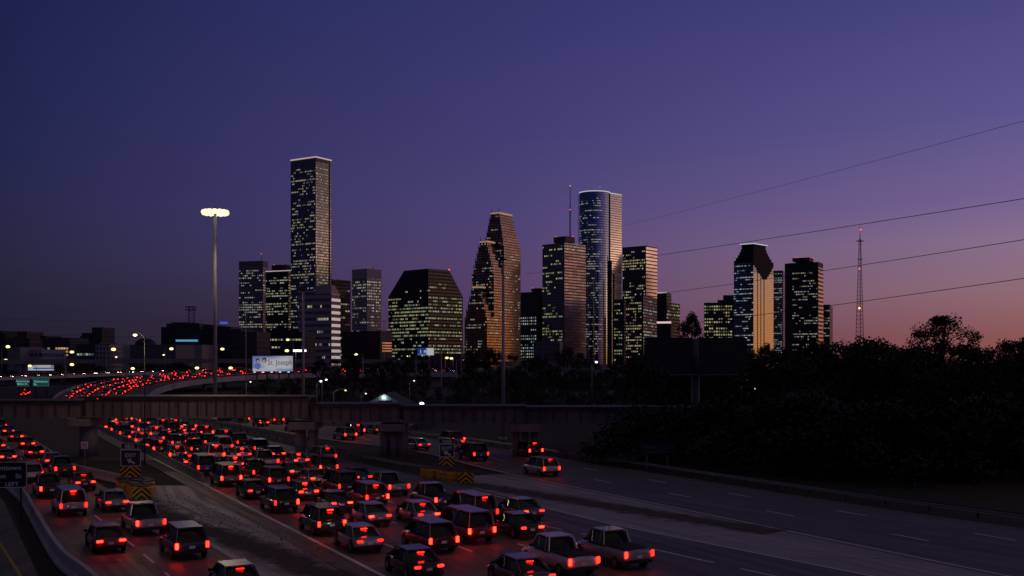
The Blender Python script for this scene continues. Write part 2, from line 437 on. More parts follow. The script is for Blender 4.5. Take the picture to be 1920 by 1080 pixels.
lane_line("edge_line", [(main_left(Y) + .15, Y, 0) for Y in range(30, 216, 3)], .26, M['paint'], .018)
for k in (1, 2, 3):
    lane_line("lane_marking", [(main_left(Y) + 4.04 * k, Y, 0) for Y in range(30, 216, 3)], .16, M['paint'], .018, (3, 9))
lane_line("lane_marking", [(-22.4, 109.5, 0), (-8, 86, 0), (6.3, 66, 0), (12.1, 57, 0), (24, 40, 0)], .16, M['paint'], .018, (5, 2))
lane_line("edge_line", [(30, 40, 0), (18.3, 55.3, 0), (6.9, 72.4, 0), (-3.5, 92, 0)], .15, M['paint'], .018)
lane_line("edge_line", [(p[0] + .5, p[1], 0) for p in L2s[6:46]], .17, M['paint'], .018)
for k in (.36, .68):
    lane_line("lane_marking", [Vector(a).lerp(Vector(b), k) for a, b in zip(L2s[4:], R2s[4:])], .16, M['paint'], .018, (3, 9))
lane_line("lane_marking", [Vector(a).lerp(Vector(b), .5) for a, b in zip(L3s, R3s)], .14, M['paint'], .018, (3, 3))
lane_line("edge_line", [Vector(a).lerp(Vector(b), .94) for a, b in zip(L3s, R3s)], .14, M['yellowpaint'], .018)
lane_line("yellow_line", [(-15, 36, 0), (-25.8, 55.8, 0), (-32.4, 67, 0), (-46, 90, 0)], .16, M['yellowpaint'], .016)

dp = MT("dirt_patch"); uvn = dp.n("ShaderNodeUVMap"); spn = dp.n("ShaderNodeSeparateXYZ"); dp.l(uvn.outputs[0], spn.inputs[0])
edge = dp.math("SUBTRACT", 1.0, dp.math("ABSOLUTE", dp.math("DIVIDE", dp.math("SUBTRACT", spn.outputs[0], 2.4), 2.4)))
nz = dp.noise(.55, detail=9, rough=.7)
dp.base(dp.mix(dp.noise(4, detail=5), (.03, .024, .016), (.12, .10, .08))).set("Roughness", .95)
dp.set("Alpha", dp.rng(dp.math("ADD", dp.math("MULTIPLY", edge, .55), nz), .62, 1.0)); dp.bump(nz, .5, .1)
dl = [(-30.5, 86, 0), (-26, 78.5, 0), (-22, 72, 0), (-17, 66, 0), (-11.5, 58, 0), (-7, 51, 0)]
strip("dirt_patch", offset(dl[::-1], -2.4), offset(dl[::-1], 2.4), .022, dp.m)
dl = [(-4.5, 97.5, 0), (2, 89, 0), (9, 79.5, 0), (17, 69, 0)]
strip("dirt_patch", offset(dl[::-1], -2.4), offset(dl[::-1], 2.4), .022, dp.m)
# weeds and rubble grown over the gore, too many to count
mb = MB(); rr = random.Random(3)
for i in range(420):
    t = rr.random() ** .8
    c0 = Vector((-29.5, 88, 0)).lerp(Vector((-10.5, 60, 0)), t)
    w = 1.1 + 1.9 * math.sin(t * 3.1)
    p = c0 + Vector((rr.gauss(0, w * .45), rr.gauss(0, 1.2), .01))
    s = rr.uniform(.015, .05)
    mb.box((p.x, p.y, s * .4), (s * 2, s * 1.3, s), rr.uniform(0, 3))
o = mb.build("road_debris", plain("debris", (.10, .085, .07), .9, 0, .8, 6)); o["kind"] = "stuff"

# ------------------------------------------------------------------ barriers and guard rails
def barrier(name, pts, label, h=.85, th=.18, base=.55, mat='concrete', cat="barrier", group=None):
    o = wall_line(name, resample(catmull(pts, 8), 2.0), h, th, M[mat], base)
    return props(o, label, cat, group)
barrier("concrete_barrier", [(-10, 33, 0), (-19.7, 50.5, 0), (-24.9, 58.7, 0), (-34, 75.7, 0), (-38.7, 84.5, 0), (-48, 100, 0), (-60, 120, 0)],
        "pale concrete barrier curving along the left edge of the near ramp, behind the street-name sign", .92, .24, .6, 'pale_concrete')
barrier("concrete_barrier", [(-34.2, 95.5, 0), (-39, 101, 0), (-46.5, 110.5, 0), (-57, 130, 0), (-78, 166, 0)],
        "concrete barrier running back from the left crash cushion beside the ramp", .85, .2, .6, 'pale_concrete')
barrier("concrete_barrier", [(-28.6, 98.5, 0), (-40, 121, 0), (-58, 156, 0), (-84, 207, 0)],
        "concrete barrier on the left shoulder of the main freeway, reaching under the rail bridge", .8, .2, .5, 'concrete')
def guard_rail(pts, label):
    t = thing("guard_rail", label, "guard rail", (0, 0, 0))
    pts = resample(catmull(pts, 8), 2.0)
    mb = MB()
    for z, d in ((.48, -.03), (.56, .03), (.64, -.03), (.72, .03)):
        pass
    rows = [[p + Vector((0, 0, z)) for p in offset(pts, d)] for z, d in ((.45, 0), (.52, .05), (.6, 0), (.68, .05), (.76, 0))]
    for a, b in zip(rows, rows[1:]):
        for i in range(len(pts) - 1): mb.face([a[i], a[i + 1], b[i + 1], b[i]])
    bmesh.ops.remove_doubles(mb.bm, verts=mb.bm.verts, dist=1e-4)
    mb.build("rail", M['steel'], t)
    mb = MB(); mb.box((0, 0, .36), (.14, .14, .72)); pm = mb.mesh("post", M['darksteel'])
    for p in pts[::2]:
        o = link("post", pm, t); o.location = (p.x + .16, p.y + .1, 0)
    return t
guard_rail([(-6.2, 104, 0), (-13.6, 114, 0), (-25, 136, 0), (-37, 158.5, 0), (-62, 203, 0)], "dark guard rail along the grass median, ending at the right crash cushion")
guard_rail([(54.5, 37, 0), (43.2, 57, 0), (35.2, 71.3, 0), (27.5, 84, 0), (11.7, 113.5, 0), (-6.5, 148.5, 0), (-27, 178, 0)], "long dark guard rail along the exit road below the woods")

# ------------------------------------------------------------------ railway bridge across the freeway
BY = 125.0
def bx(px): return T(px) * BY
M['rib_brown'] = plain('dark_brown', (.10, .075, .06), .8)  # stiffeners a darker brown than the girder plates
br = thing("railway_bridge", "dark-ribbed grey plate girder railway bridge spanning all the roads on concrete piers", "bridge", (bx(560), BY, 0))
def loc(x): return x - bx(560)
spans = [(-120, 156, 757, 782, 1.6), (160, 580, 749, 782, 1.09), (583, 751, 763, 790, 1.16), (755, 985, 767, 793, 1.25), (988, 1240, 769, 793.5, 1.5), (1243, 1500, 770, 794, 1.5)]
for (x0, x1, yt, yb, sp_) in spans:
    zt, zb = ht(yt, BY), ht(yb, BY); a, b = loc(bx(x0)), loc(bx(x1))
    for yo in (0, 4.6):
        mb = MB(); m_ = (a + b) / 2
        mb.box((m_, yo, (zt + zb) / 2), (b - a, .05, zt - zb))
        mb.box((m_, yo, zt + .04), (b - a, .5, .08)); mb.box((m_, yo, zb - .04), (b - a, .5, .08))
        k = max(2, round((b - a) / sp_))
        mb.mi = 1
        for i in range(k + 1):
            x = a + (b - a) * i / k
            mb.box((min(max(x, a + .05), b - .05), yo - .13, (zt + zb) / 2), (.09, .20, zt - zb - .17))
        mb.build("girder", [M['girder'], M['rib_brown']], br)
    mb = MB(); mb.box(((a + b) / 2, 2.3, zt + .26), (b - a + .1, 6.0, .28)); mb.build("track_deck", M['darksteel'], br)
for px_, cx_, w_ in ((151, 2, 2.1), (568, 2, 2.9), (735, 0, 2.9), (985, 0, 3.4), (1240, 0, 3.4)):
    yb = 783.5 if px_ < 500 else (790 if px_ < 600 else 793.5)
    ztop = ht(yb + 1.5, BY); X = loc(bx(px_))
    mb = MB(); cols = []
    if px_ < 200:
        mb.tube((X, 2.3, -.1), (X, 2.3, ztop - .9), 1.0, 1.0, 16); cols = [mb]
    else:
        for dx in ((-.75, .75) if px_ < 600 else (-1.1, 0, 1.1)):
            for yy in (1.2, 3.6): mb = MB(); mb.tube((X + dx, yy, -.1), (X + dx, yy, ztop - .9), .42, .42, 12); cols.append(mb)
    mb = MB(); mb.box((X, 2.3, ztop - .45), (w_ + .2, 6.4, .9)); bmesh.ops.bevel(mb.bm, geom=list(mb.bm.edges), offset=.08, segments=1, affect='EDGES')
    p = mb.build("pier", M['concrete'], br)
    for q in cols: q.build("column", M['concrete'], p)
org = plain("orange_paint_patch", (.30, .06, .025), .8, 0, .5, 3)
for px_, py_, r_ in ((331, 760, .34), (870, 775, .44)):
    z = ht(py_, BY); mb = MB()
    mb.tube((loc(bx(px_)), -.045, z), (loc(bx(px_)), -.027, z), r_, r_, 18, smooth=False); mb.build("painted_disc", org, br)

# ------------------------------------------------------------------ signs in the gores
def arrow(mb, w):
    """a straight arrow pointing up and to the left, in the plane y = 0"""
    ca, sa = math.cos(R(150)), math.sin(R(150))
    P = [(-.5, .1), (.05, .1), (.05, .32), (.55, 0), (.05, -.32), (.05, -.1), (-.5, -.1)]
    pts = [((x * ca - y * sa) * w, 0, (x * sa + y * ca) * w) for x, y in P]
    mb.face(list(reversed(pts))); mb.face([(x, .01, z) for x, y_, z in pts])
def panel(t, name, x0, x1, z0, z1, y, mat, border=None, th=.04):
    mb = MB(); mb.box(((x0 + x1) / 2, y, (z0 + z1) / 2), (x1 - x0, th, z1 - z0))
    p = mb.build(name, M[mat], t)
    if border:
        mb = MB(); b = border; yy = y - th / 2 - .006
        for c_, d_ in ((((x0 + x1) / 2, yy, z1 - b / 2), (x1 - x0, .012, b)), (((x0 + x1) / 2, yy, z0 + b / 2), (x1 - x0, .012, b)),
                       ((x0 + b / 2, yy, (z0 + z1) / 2), (b, .012, z1 - z0 - 2 * b)), ((x1 - b / 2, yy, (z0 + z1) / 2), (b, .012, z1 - z0 - 2 * b))):
            mb.box(c_, d_)
        mb.build("border", M['sign_white'], p)
    return p
def chevron(t, x0, x1, z0, z1, y):
    mb = MB(); w, h = (x1 - x0) / 2, z1 - z0; cx = (x0 + x1) / 2
    mb.face([(x0, y, z0), (x1, y, z0), (x1, y, z1), (x0, y, z1)], [(-w, 0), (w, 0), (w, h), (-w, h)])
    mb.face([(x1, y + .03, z0), (x0, y + .03, z0), (x0, y + .03, z1), (x1, y + .03, z1)], [(9, 0)] * 4)
    mb.mi = 1; mb.box((cx, y + .015, (z0 + z1) / 2), (2 * w - .01, .02, h - .01))
    return mb.build("chevron_panel", [M['chevron'], M['darksteel']], t)
def exit_sign(Y, cx, num, label, p, q, c_):
    """p: px extents of the plaque, q: of the green panel, c_: of the chevron board"""
    X = T(cx) * Y; t = thing("exit_sign", label, "road sign", (X, Y, 0))
    f_ = lambda r: (T(r[0]) * Y - X, T(r[1]) * Y - X, ht(r[3], Y), ht(r[2], Y))
    x0, x1, z0, z1 = f_(q)
    g_ = panel(t, "sign_panel", x0, x1, z0, z1, 0, 'sign_green', .055)
    text("EXIT", .46, M['sign_white'], g_, ((x0 + x1) / 2, -.035, z0 + (z1 - z0) * .56))
    mb = MB(); arrow(mb, .8); o = mb.build("arrow", M['sign_white'], g_); o.location = ((x0 + x1) / 2 + .02, -.035, z0 + (z1 - z0) * .29)
    x0, x1, z0, z1 = f_(p)
    g_ = panel(t, "number_plaque", x0, x1, z0, z1, .01, 'sign_green', .03)
    text(num, .52 if len(num) < 4 else .44, M['sign_white'], g_, ((x0 + x1) / 2, -.035, z0 + .07))
    x0, x1, z0, z1 = f_(c_); chevron(t, x0, x1, z0, z1, -.01)
    mb = MB(); mb.box((-.35, .06, ht(p[2], Y) / 2), (.09, .07, ht(p[2], Y))); mb.build("post", M['steel'], t)
    mb = MB(); mb.box((.35, .06, ht(p[2], Y) / 2), (.09, .07, ht(p[2], Y))); mb.build("post", M['steel'], t)
exit_sign(96.0, 245, "48A", "green EXIT sign with plaque 48A above a yellow and black chevron board", (227, 259, 831, 842), (226, 264, 843, 874), (225, 264, 875, 894))
exit_sign(104.0, 838, "768B", "smaller green EXIT sign with plaque 768B in the middle of the freeway split", (823, 853, 822, 832), (824, 852, 832.5, 857), (823, 852, 858, 875))

# crash cushions: barrels one by one
def barrel_mesh():
    pts = [(.40, 0), (.45, .06), (.45, .30), (.47, .33), (.45, .36), (.45, .66), (.47, .69), (.45, .72), (.44, .98)]
    mb = MB(); n = 14
    for (r0, z0), (r1, z1) in zip(pts, pts[1:]): mb.tube((0, 0, z0), (0, 0, z1), r0, r1, n, cap=False)
    bmesh.ops.remove_doubles(mb.bm, verts=mb.bm.verts, dist=1e-4)
    a = mb.mesh("barrel_body", M['yellow'])
    mb = MB(); mb.tube((0, 0, .98), (0, 0, 1.06), .46, .43, n, smooth=False); b = mb.mesh("lid", M['barrel_lid'])
    return a, b
bm_, bl_ = barrel_mesh()
def cushion(nose, d, rows, where, grp):
    d = Vector((*d, 0)).normalized(); s_ = Vector((d.y, -d.x, 0)); k = 0
    names = ["first", "second", "third", "fourth", "fifth", "sixth", "seventh", "eighth"]
    for i, n_ in enumerate(rows):
        for j in range(n_):
            p = Vector((*nose, 0)) + d * (i * 1.02) + s_ * ((j - (n_ - 1) / 2) * 1.02)
            side = {1: "single barrel", 2: ("left barrel", "right barrel")[j] if n_ == 2 else "", 3: ("left barrel", "middle barrel", "right barrel")[j] if n_ == 3 else ""}[n_]
            t = thing("crash_barrel", f"yellow crash barrel, {side} of the {names[i]} row from the front, {where}", "crash barrel", p, random.uniform(0, 6), grp)
            link("barrel_body", bm_, t); link("lid", bl_, t); t.scale = (1, 1, random.uniform(.96, 1.05)); k += 1
cushion((-29.9, 86.6), (-.45, .89), [1, 2, 2, 2, 3, 3, 3], "below the 48A sign", "crash cushion barrels in the left gore")
cushion((-4.6, 98.2), (-.55, .83), [1, 2, 2, 2, 3, 3], "below the 768B sign", "crash cushion barrels in the right gore")
def nose_board(px0, px1, py0, py1, Y, label):
    X = T((px0 + px1) / 2) * Y; t = thing("chevron_board", label, "road sign", (X, Y, 0))
    w = (px1 - px0) * Y / F / 2
    chevron(t, -w, w, ht(py1, Y), ht(py0, Y), 0)
    mb = MB(); mb.box((0, .05, .45), (.08, .06, .9)); mb.build("post", M['darksteel'], t)
nose_board(248, 283, 915, 937, 85.6, "yellow and black chevron board on the nose of the left crash cushion")
nose_board(859, 888, 887, 906, 97.2, "yellow and black chevron board on the nose of the right crash cushion")

# the street-name sign cut by the left edge of the photograph
Y = 73.0; X = T(20) * Y
t = thing("guide_sign", "dark green guide sign with rounded white border reading St and LEFT by the concrete barrier", "road sign", (X, Y, 0))
x0, x1, z0, z1 = T(-62) * Y - X, T(50.5) * Y - X, ht(914.5, Y), ht(865.5, Y)
def rounded(x0, x1, z0, z1, r, n=5):
    P = []
    for cx, cz, a0 in ((x1 - r, z1 - r, 0), (x0 + r, z1 - r, 90), (x0 + r, z0 + r, 180), (x1 - r, z0 + r, 270)):
        for i in range(n + 1):
            a = R(a0 + 90 * i / n); P.append((cx + r * math.cos(a), cz + r * math.sin(a)))
    return P
def rounded_panel(t, x0, x1, z0, z1, r, b, mat):
    P, Q = rounded(x0, x1, z0, z1, r), rounded(x0 + b, x1 - b, z0 + b, z1 - b, r - b)
    mb = MB(); mb.face([(x, 0, z) for x, z in reversed(P)]); mb.face([(x, .04, z) for x, z in P])
    for i in range(len(P)):
        a, c_ = P[i], P[(i + 1) % len(P)]; mb.face([(a[0], 0, a[1]), (a[0], .04, a[1]), (c_[0], .04, c_[1]), (c_[0], 0, c_[1])])
    bmesh.ops.recalc_face_normals(mb.bm, faces=mb.bm.faces)
    p = mb.build("sign_panel", M[mat], t)
    mb = MB()
    for i in range(len(P)):
        j = (i + 1) % len(P)
        mb.face([(P[i][0], -.008, P[i][1]), (Q[i][0], -.008, Q[i][1]), (Q[j][0], -.008, Q[j][1]), (P[j][0], -.008, P[j][1])])
    mb.build("border", M['sign_white'], p); return p
M['sign_dark'] = plain("sign_dark_green", (.008, .022, .024), .4, 0, .15)
p = rounded_panel(t, x0, x1, z0, z1, .22, .055, 'sign_dark')
tx = T(40.5) * Y - X
text("Downtown", .44, M['sign_white'], p, (tx, -.02, ht(881, Y)), align='RIGHT', squash=1.12)
text("Milam    St", .44, M['sign_white'], p, (tx, -.02, ht(896.5, Y)), align='RIGHT', squash=1.12)
text("EXIT  LEFT", .38, M['sign_white'], p, (T(35) * Y - X, -.02, ht(911.2, Y)), align='RIGHT', squash=1.12)
for px_ in (38.5, -45):
    mb = MB(); mb.box((T(px_) * Y - X, .09, ht(866, Y) / 2), (.13, .1, ht(866, Y))); mb.build("post", M['darksteel'], t)

# small white sign near the left pier
Y = 104.0; t = thing("regulatory_sign", "small square white road sign on a thin post in the grass by the pier", "road sign", (T(158.5) * Y, Y, 0))
p = panel(t, "sign_panel", -.34, .34, ht(841.5, Y), ht(828, Y), 0, 'sign_white')
mb = MB(); zc = ht(835, Y)
for c_, d_ in (((-.03, -.024, zc + .16), (.46, .008, .05)), ((-.12, -.024, zc - .03), (.06, .008, .26)), ((.08, -.024, zc - .05), (.22, .008, .06)), ((.1, -.024, zc - .2), (.2, .008, .06)), ((.05, -.024, zc + .05), (.2, .008, .06))):
    mb.box(c_, d_)
mb.build("lettering", M['sign_black'], p)
mb = MB(); mb.box((0, .05, ht(828, Y) / 2), (.06, .05, ht(828, Y))); mb.build("post", M['steel'], t)

# theatre sign, in the shade of the woods
Y = 111.0; X = T(1233) * Y; t = thing("guide_sign", "unlit wide guide sign reading Theater District NEXT RIGHT below the woods", "road sign", (X, Y, 0))
x0, x1, z0, z1 = T(1199) * Y - X, T(1267) * Y - X, ht(854, Y), ht(831, Y)
p = panel(t, "sign_panel", x0, x1, z0, z1, 0, 'sign_dark')
M['sign_grey'] = plain('sign_shaded', (.16, .16, .16), .6)  # white lettering coloured grey for the dim, unlit look
text("Theater District", .40, M['sign_grey'], p, (0, -.035, z0 + .72), squash=1.12)
text("NEXT    RIGHT", .30, M['sign_grey'], p, (0, -.035, z0 + .26), squash=1.1)
for px_ in (1213, 1251):
    mb = MB(); mb.box((T(px_) * Y - X, .08, z1 / 2), (.12, .09, z1)); mb.build("post", M['steel'], t)

# green sign seen just under the main girder, beyond the bridge
Y = 176.0; X = T(434) * Y; t = thing("guide_sign", "low green guide sign showing just under the main girder of the rail bridge", "road sign", (X, Y, 0))
p = panel(t, "sign_panel", T(407) * Y - X, T(458) * Y - X, ht(791, Y), ht(776, Y), 0, 'sign_green', .05)
text("EXIT", .42, M['sign_white'], p, (.5, -.035, ht(789, Y)))
for px_ in (414, 450):
    mb = MB(); mb.box((T(px_) * Y - X, .08, ht(776, Y) / 2), (.12, .09, ht(776, Y))); mb.build("post", M['darksteel'], t)

# ------------------------------------------------------------------ elevated ramp, overpass and the elevated road with oncoming head lamps
def deck(name, Lp, Rp, th, mat_top, mat_side, kind="structure"):
    mb = MB(); v = 0
    for i in range(len(Lp) - 1):
        a, b, c_, d = Lp[i], Rp[i], Rp[i + 1], Lp[i + 1]; L = (d - a).length
        w = (b - a).length; dn = Vector((0, 0, -th))
        mb.mi = 0; mb.face([a, b, c_, d], [(0, v), (w, v), (w, v + L), (0, v + L)]); v += L
        mb.mi = 1; mb.face([a + dn, d + dn, c_ + dn, b + dn]); mb.face([a, d, d + dn, a + dn]); mb.face([b, b + dn, c_ + dn, c_])
    bmesh.ops.remove_doubles(mb.bm, verts=mb.bm.verts, dist=1e-4)
    o = mb.build(name, [mat_top, mat_side]); o["kind"] = kind; return o
deck("elevated_ramp", [Vector(p) + Vector((0, 0, .02)) for p in RL], [Vector(p) + Vector((0, 0, .02)) for p in RR], 1.1, M['asphalt'], M['pale_concrete'])
props(wall_line("parapet", offset(RL[2:], .25), .85, .3, M['pale_concrete']), "pale concrete parapet on the outer side of the curving ramp beyond the bridge", "parapet")
props(wall_line("parapet", offset(RR[3:], -.25), .85, .3, M['pale_concrete']), "pale concrete parapet on the inner side of the curving ramp beyond the bridge", "parapet")
nth = ["first", "second", "third", "fourth", "fifth", "sixth", "seventh", "eighth", "ninth", "tenth"]
for i, k in enumerate((24, 32, 40, 48, 56, 62)):
    a, b = Vector(RL[k]), Vector(RR[k]); c_ = (a + b) / 2; w = (b - a).length; rz = math.atan2((b - a).y, (b - a).x)
    t = thing("ramp_pier", f"concrete T-shaped pier carrying the curving ramp, {nth[i]} from the near end", "pier", (c_.x, c_.y, 0), rz, "piers under the curving ramp")
    zt = min(a.z, b.z) - 1.12
    mb = MB(); mb.box((0, 0, zt - .45), (w * .8, 1.4, .9)); mb.build("crossbeam", M['pale_concrete'], t)
    mb = MB(); mb.tube((w * .28, 0, 0), (w * .28, 0, zt - .9), .7, .7, 14); mb.build("column", M['concrete'], t)
    mb = MB(); mb.tube((-w * .28, 0, 0), (-w * .28, 0, zt - .9), .7, .7, 14); mb.build("column", M['concrete'], t)

HWc = catmull([(-160, 660, 6.4), (-198, 600, 5.7), (-250, 520, 3.6), (-300, 440, 2.6)], 8)
HW_R, HW_L = [Vector(p) for p in offset(HWc, 8)], [Vector(p) for p in offset(HWc, -8)]
deck("elevated_road", HW_R[::-1], HW_L[::-1], 1.0, M['asphalt'], M['pale_concrete'])
props(wall_line("parapet", offset(HWc, -7.8), .35, .3, M['pale_concrete']), "concrete parapet along the near side of the elevated road with white head lamps", "parapet")

OVc = catmull([(-380, 600, 11.2), (-260, 612, 12.0), (-180, 622, 12.3), (-100, 640, 12.2), (-20, 670, 11.0), (60, 700, 9)], 6)
t = thing("overpass", "dark concrete overpass crossing level behind the curving ramp", "overpass", (0, 0, 0))
a, b = [Vector(p) for p in offset(OVc, 6)], [Vector(p) for p in offset(OVc, -6)]
o = deck("deck", b, a, 1.6, M['asphalt2'], M['concrete']); o.parent = t; del o["kind"]
o = wall_line("parapet", offset(OVc, 5.8), .9, .3, M['concrete']); o.parent = t
for px_ in (30, 130, 242, 359, 470, 560):
    k = min(range(len(OVc)), key=lambda i: abs(px_of(OVc[i])[0] - px_)); p = OVc[k]
    mb = MB(); mb.tube((p.x, p.y, 0), (p.x, p.y, p.z - 1.65), 1.3, 1.3, 12); q = mb.build("pier", M['concrete'], t)
    mb = MB(); mb.box((p.x, p.y, p.z - 2.2), (6.5, 9, 1.0)); mb.build("pier_cap", M['concrete'], q)

# green direction signs on the far left, glowing themselves in place of sign lamps
sg = glow("lit_green_sign", (.02, .22, .19), .20, base=(.01, .06, .05)); swl = glow("lit_sign_lettering", (.45, .95, .9), .32)
sgl = glow("lit_sign_frame", (.2, .55, .5), .12)
def lit_sign(px0, px1, py0, py1, Y, label, lines, tilt=0):
    X = T((px0 + px1) / 2) * Y; t = thing("direction_sign", label, "road sign", (X, Y, 0), 0, "lit green direction signs on the far left"); k = Y / F
    w = (px1 - px0) * k / 2; z0, z1 = ht(py1, Y), ht(py0, Y)
    mb = MB(); mb.box((0, 0, (z0 + z1) / 2), (2 * w, .1, z1 - z0)); p = mb.build("sign_panel", sg, t)
    mb = MB(); b = .12
    for c_, d_ in (((0, -.06, z1 - b / 2), (2 * w, .01, b)), ((0, -.06, z0 + b / 2), (2 * w, .01, b)), ((-w + b / 2, -.06, (z0 + z1) / 2), (b, .01, z1 - z0)), ((w - b / 2, -.06, (z0 + z1) / 2), (b, .01, z1 - z0))): mb.box(c_, d_)
    mb.build("border", sgl, p)
    for s_, sz, xx, zz, al in lines: text(s_, sz, swl, p, (xx * w, -.08, z0 + zz * (z1 - z0)), align=al)
    for sx_ in (-.7, .7):
        mb = MB(); mb.box((sx_ * w, .15, z1 / 2), (.25, .2, z1)); mb.build("post", M['darksteel'], t)
    return t, p, w, z0, z1
lit_sign(32, 54, 711, 724, 330, "smaller lit green direction sign with two lines of white lettering, at the left edge", [("Downtown", .85, 0, .58, 'CENTER'), ("Milam St", .8, -.1, .2, 'CENTER')])
t, p, w, z0, z1 = lit_sign(62, 92, 707.5, 724, 322, "larger lit green direction sign with one long word and a white arrow", [("Galveston", .95, 0, .42, 'CENTER')])
mb = MB(); arrow(mb, 1.1); o = mb.build("arrow", swl, p); o.location = (-w * .72, -.08, z0 + .5)

# ------------------------------------------------------------------ billboards
def billboard(name, px0, px1, py0, py1, Y, label, face, rz=0.0, posts=(-.6, 0, .6), base_z=0.0, thick=.5, post_r=.22, cat="billboard"):
    X = T((px0 + px1) / 2) * Y; t = thing(name, label, cat, (X, Y, base_z), rz)
    w = (px1 - px0) * Y / F / 2; z0, z1 = ht(py1, Y) - base_z, ht(py0, Y) - base_z
    mb = MB(); mb.box((0, thick / 2 + .01, (z0 + z1) / 2), (2 * w + .3, thick, z1 - z0 + .3)); mb.build("frame", M['darksteel'], t)
    mb = MB(); mb.face([(-w, 0, z0), (w, 0, z0), (w, 0, z1), (-w, 0, z1)], [(0, 0), (1, 0), (1, 1), (0, 1)]); p = mb.build("poster", face, t)
    for k in posts:
        mb = MB(); mb.tube((k * w, thick / 2 + .2, 0), (k * w, thick / 2 + .2, z0), post_r, post_r, 10); mb.build("post", M['darksteel'], t)
    return t, p, w, z0, z1
def poster_mat(name, build, strength):
    m = MT(name); uv = m.n("ShaderNodeUVMap"); sp = m.n("ShaderNodeSeparateXYZ"); m.l(uv.outputs[0], sp.inputs[0])
    c_ = build(m, sp.outputs[0], sp.outputs[1], uv.outputs[0]); m.base((.02, .02, .02)); m.l(c_, m.b.inputs["Emission Color"]); m.set("Emission Strength", strength)
    m.m.cycles.emission_sampling = 'NONE'; return m.m
def soft(m, v, a, b): return m.rng(v, a, b)
def ad1(m, u, v, uv):
    nz = m.noise(5, vec=uv, detail=3)
    c_ = m.mix(soft(m, m.math("ADD", u, m.math("MULTIPLY", nz, .3)), .15, .55), (.16, .26, .56), (.62, .62, .68))
    c_ = m.mix(m.math("MULTIPLY", soft(m, v, .72, 1.0), soft(m, u, .9, .45)), c_, (.10, .15, .46))
    c_ = m.mix(soft(m, v, .22, .12), c_, m.mix(soft(m, u, .5, .95), (.55, .60, .66), (.14, .30, .52)))
    return m.mix(m.math("MULTIPLY", soft(m, u, .86, 1.0), .6), c_, (.40, .32, .38))
t, p, w, z0, z1 = billboard("billboard", 473.5, 549, 667.5, 696, 260, "brightly lit blue and white billboard with two dark-haired heads, reading St. Joseph", poster_mat("blue_white_poster", ad1, .58), posts=(-.8, -.3, .3, .8))
ink = glow("poster_ink", (.02, .02, .06), .3, base=(.01, .01, .015)); skin = glow("poster_skin", (.42, .30, .34), .55); blue = glow("poster_blue", (.07, .10, .42), .6)
H = z1 - z0
text("St. Joseph", H * .50, ink, p, (w * .36, -.04, z0 + H * .42), squash=.74, bold=.0)
text("hospital", H * .13, blue, p, (w * .35, -.04, z0 + H * .10))
def disc(p, name, cx, cz, rx, rz_, mat, y=-.03, lo=0, hi=360):
    mb = MB(); P = [(cx + rx * math.cos(R(lo + (hi - lo) * i / 18)), y, cz + rz_ * math.sin(R(lo + (hi - lo) * i / 18))) for i in range(18)]
    mb.face(P); return mb.build(name, mat, p)
for (u, v, hr) in ((-.74, .70, .11), (-.42, .72, .13)):
    disc(p, "printed_head", w * u, z0 + H * v, H * hr * 1.2, H * hr * 1.35, ink, -.02); disc(p, "printed_head", w * u - (.05 if u > -.5 else -.05), z0 + H * (v - .05), H * hr * .8, H * hr, skin, -.03)
disc(p, "printed_shirt", w * -.74, z0 + H * .34, H * .2, H * .22, blue, -.02)
M['lamp_bar'] = glow("billboard_lamp_glow", (.9, .95, 1), 1.2)
for k in range(5):
    mb = MB(); mb.box((w * (-.85 + .42 * k), -.9, z0 - .2), (.45, .3, .16)); l_ = mb.build("flood_lamp", M['lamp_bar'], t)
    mb = MB(); mb.tube((w * (-.85 + .42 * k), -.8, z0 - .3), (w * (-.85 + .42 * k), .3, z0 - .3), .04); mb.build("lamp_arm", M['darksteel'], l_)
def ad2(m, u, v, uv):
    nz = m.noise(9, vec=uv, detail=3)
    c_ = m.mix(soft(m, u, .50, .60), (.015, .05, .32), (.62, .64, .68))
    band = m.math("MULTIPLY", m.math("LESS_THAN", m.math("ABSOLUTE", m.math("SUBTRACT", v, .52)), .17), m.math("GREATER_THAN", u, .38))
    c_ = m.mix(m.math("MULTIPLY", band, m.math("LESS_THAN", u, .62)), c_, (.40, .50, .56))
    low = m.math("MULTIPLY", m.math("LESS_THAN", v, .2), m.math("GREATER_THAN", nz, .5))
    return m.mix(m.math("MULTIPLY", low, m.math("LESS_THAN", u, .6)), c_, (.2, .36, .6))
t, p, w, z0, z1 = billboard("billboard", 783, 813.5, 652.5, 666, 420, "small lit billboard, blue at left and white at right, among the trees", poster_mat("blue_half_poster", ad2, .62), posts=(-.3, .3))
mb = MB(); mb.box((-w * .62, -.04, (z0 + z1) / 2), (w * .10, .02, (z1 - z0) * .5), 0); mb.build("printed_mark", glow("printed_pale_mark", (.5, .62, .7), .6), p)
def ad3(m, u, v, uv):
    nz = m.noise(7, vec=uv, detail=4)
    c_ = m.mix(soft(m, nz, .42, .6), (.50, .48, .58), (.60, .56, .44))
    mid = m.math("MULTIPLY", m.math("LESS_THAN", m.math("ABSOLUTE", m.math("SUBTRACT", v, .38)), .13), m.math("GREATER_THAN", u, .2))
    c_ = m.mix(mid, c_, (.06, .07, .42)); c_ = m.mix(m.math("MULTIPLY", m.math("GREATER_THAN", u, .88), .7), c_, (.25, .13, .2))
    return m.mix(m.math("LESS_THAN", v, .2), c_, (.56, .62, .72))
billboard("billboard", 52.5, 101, 684.5, 694.5, 520, "long low lit billboard in white and violet beside the elevated road at far left", poster_mat("violet_poster", ad3, .62), posts=(-.5, .5))

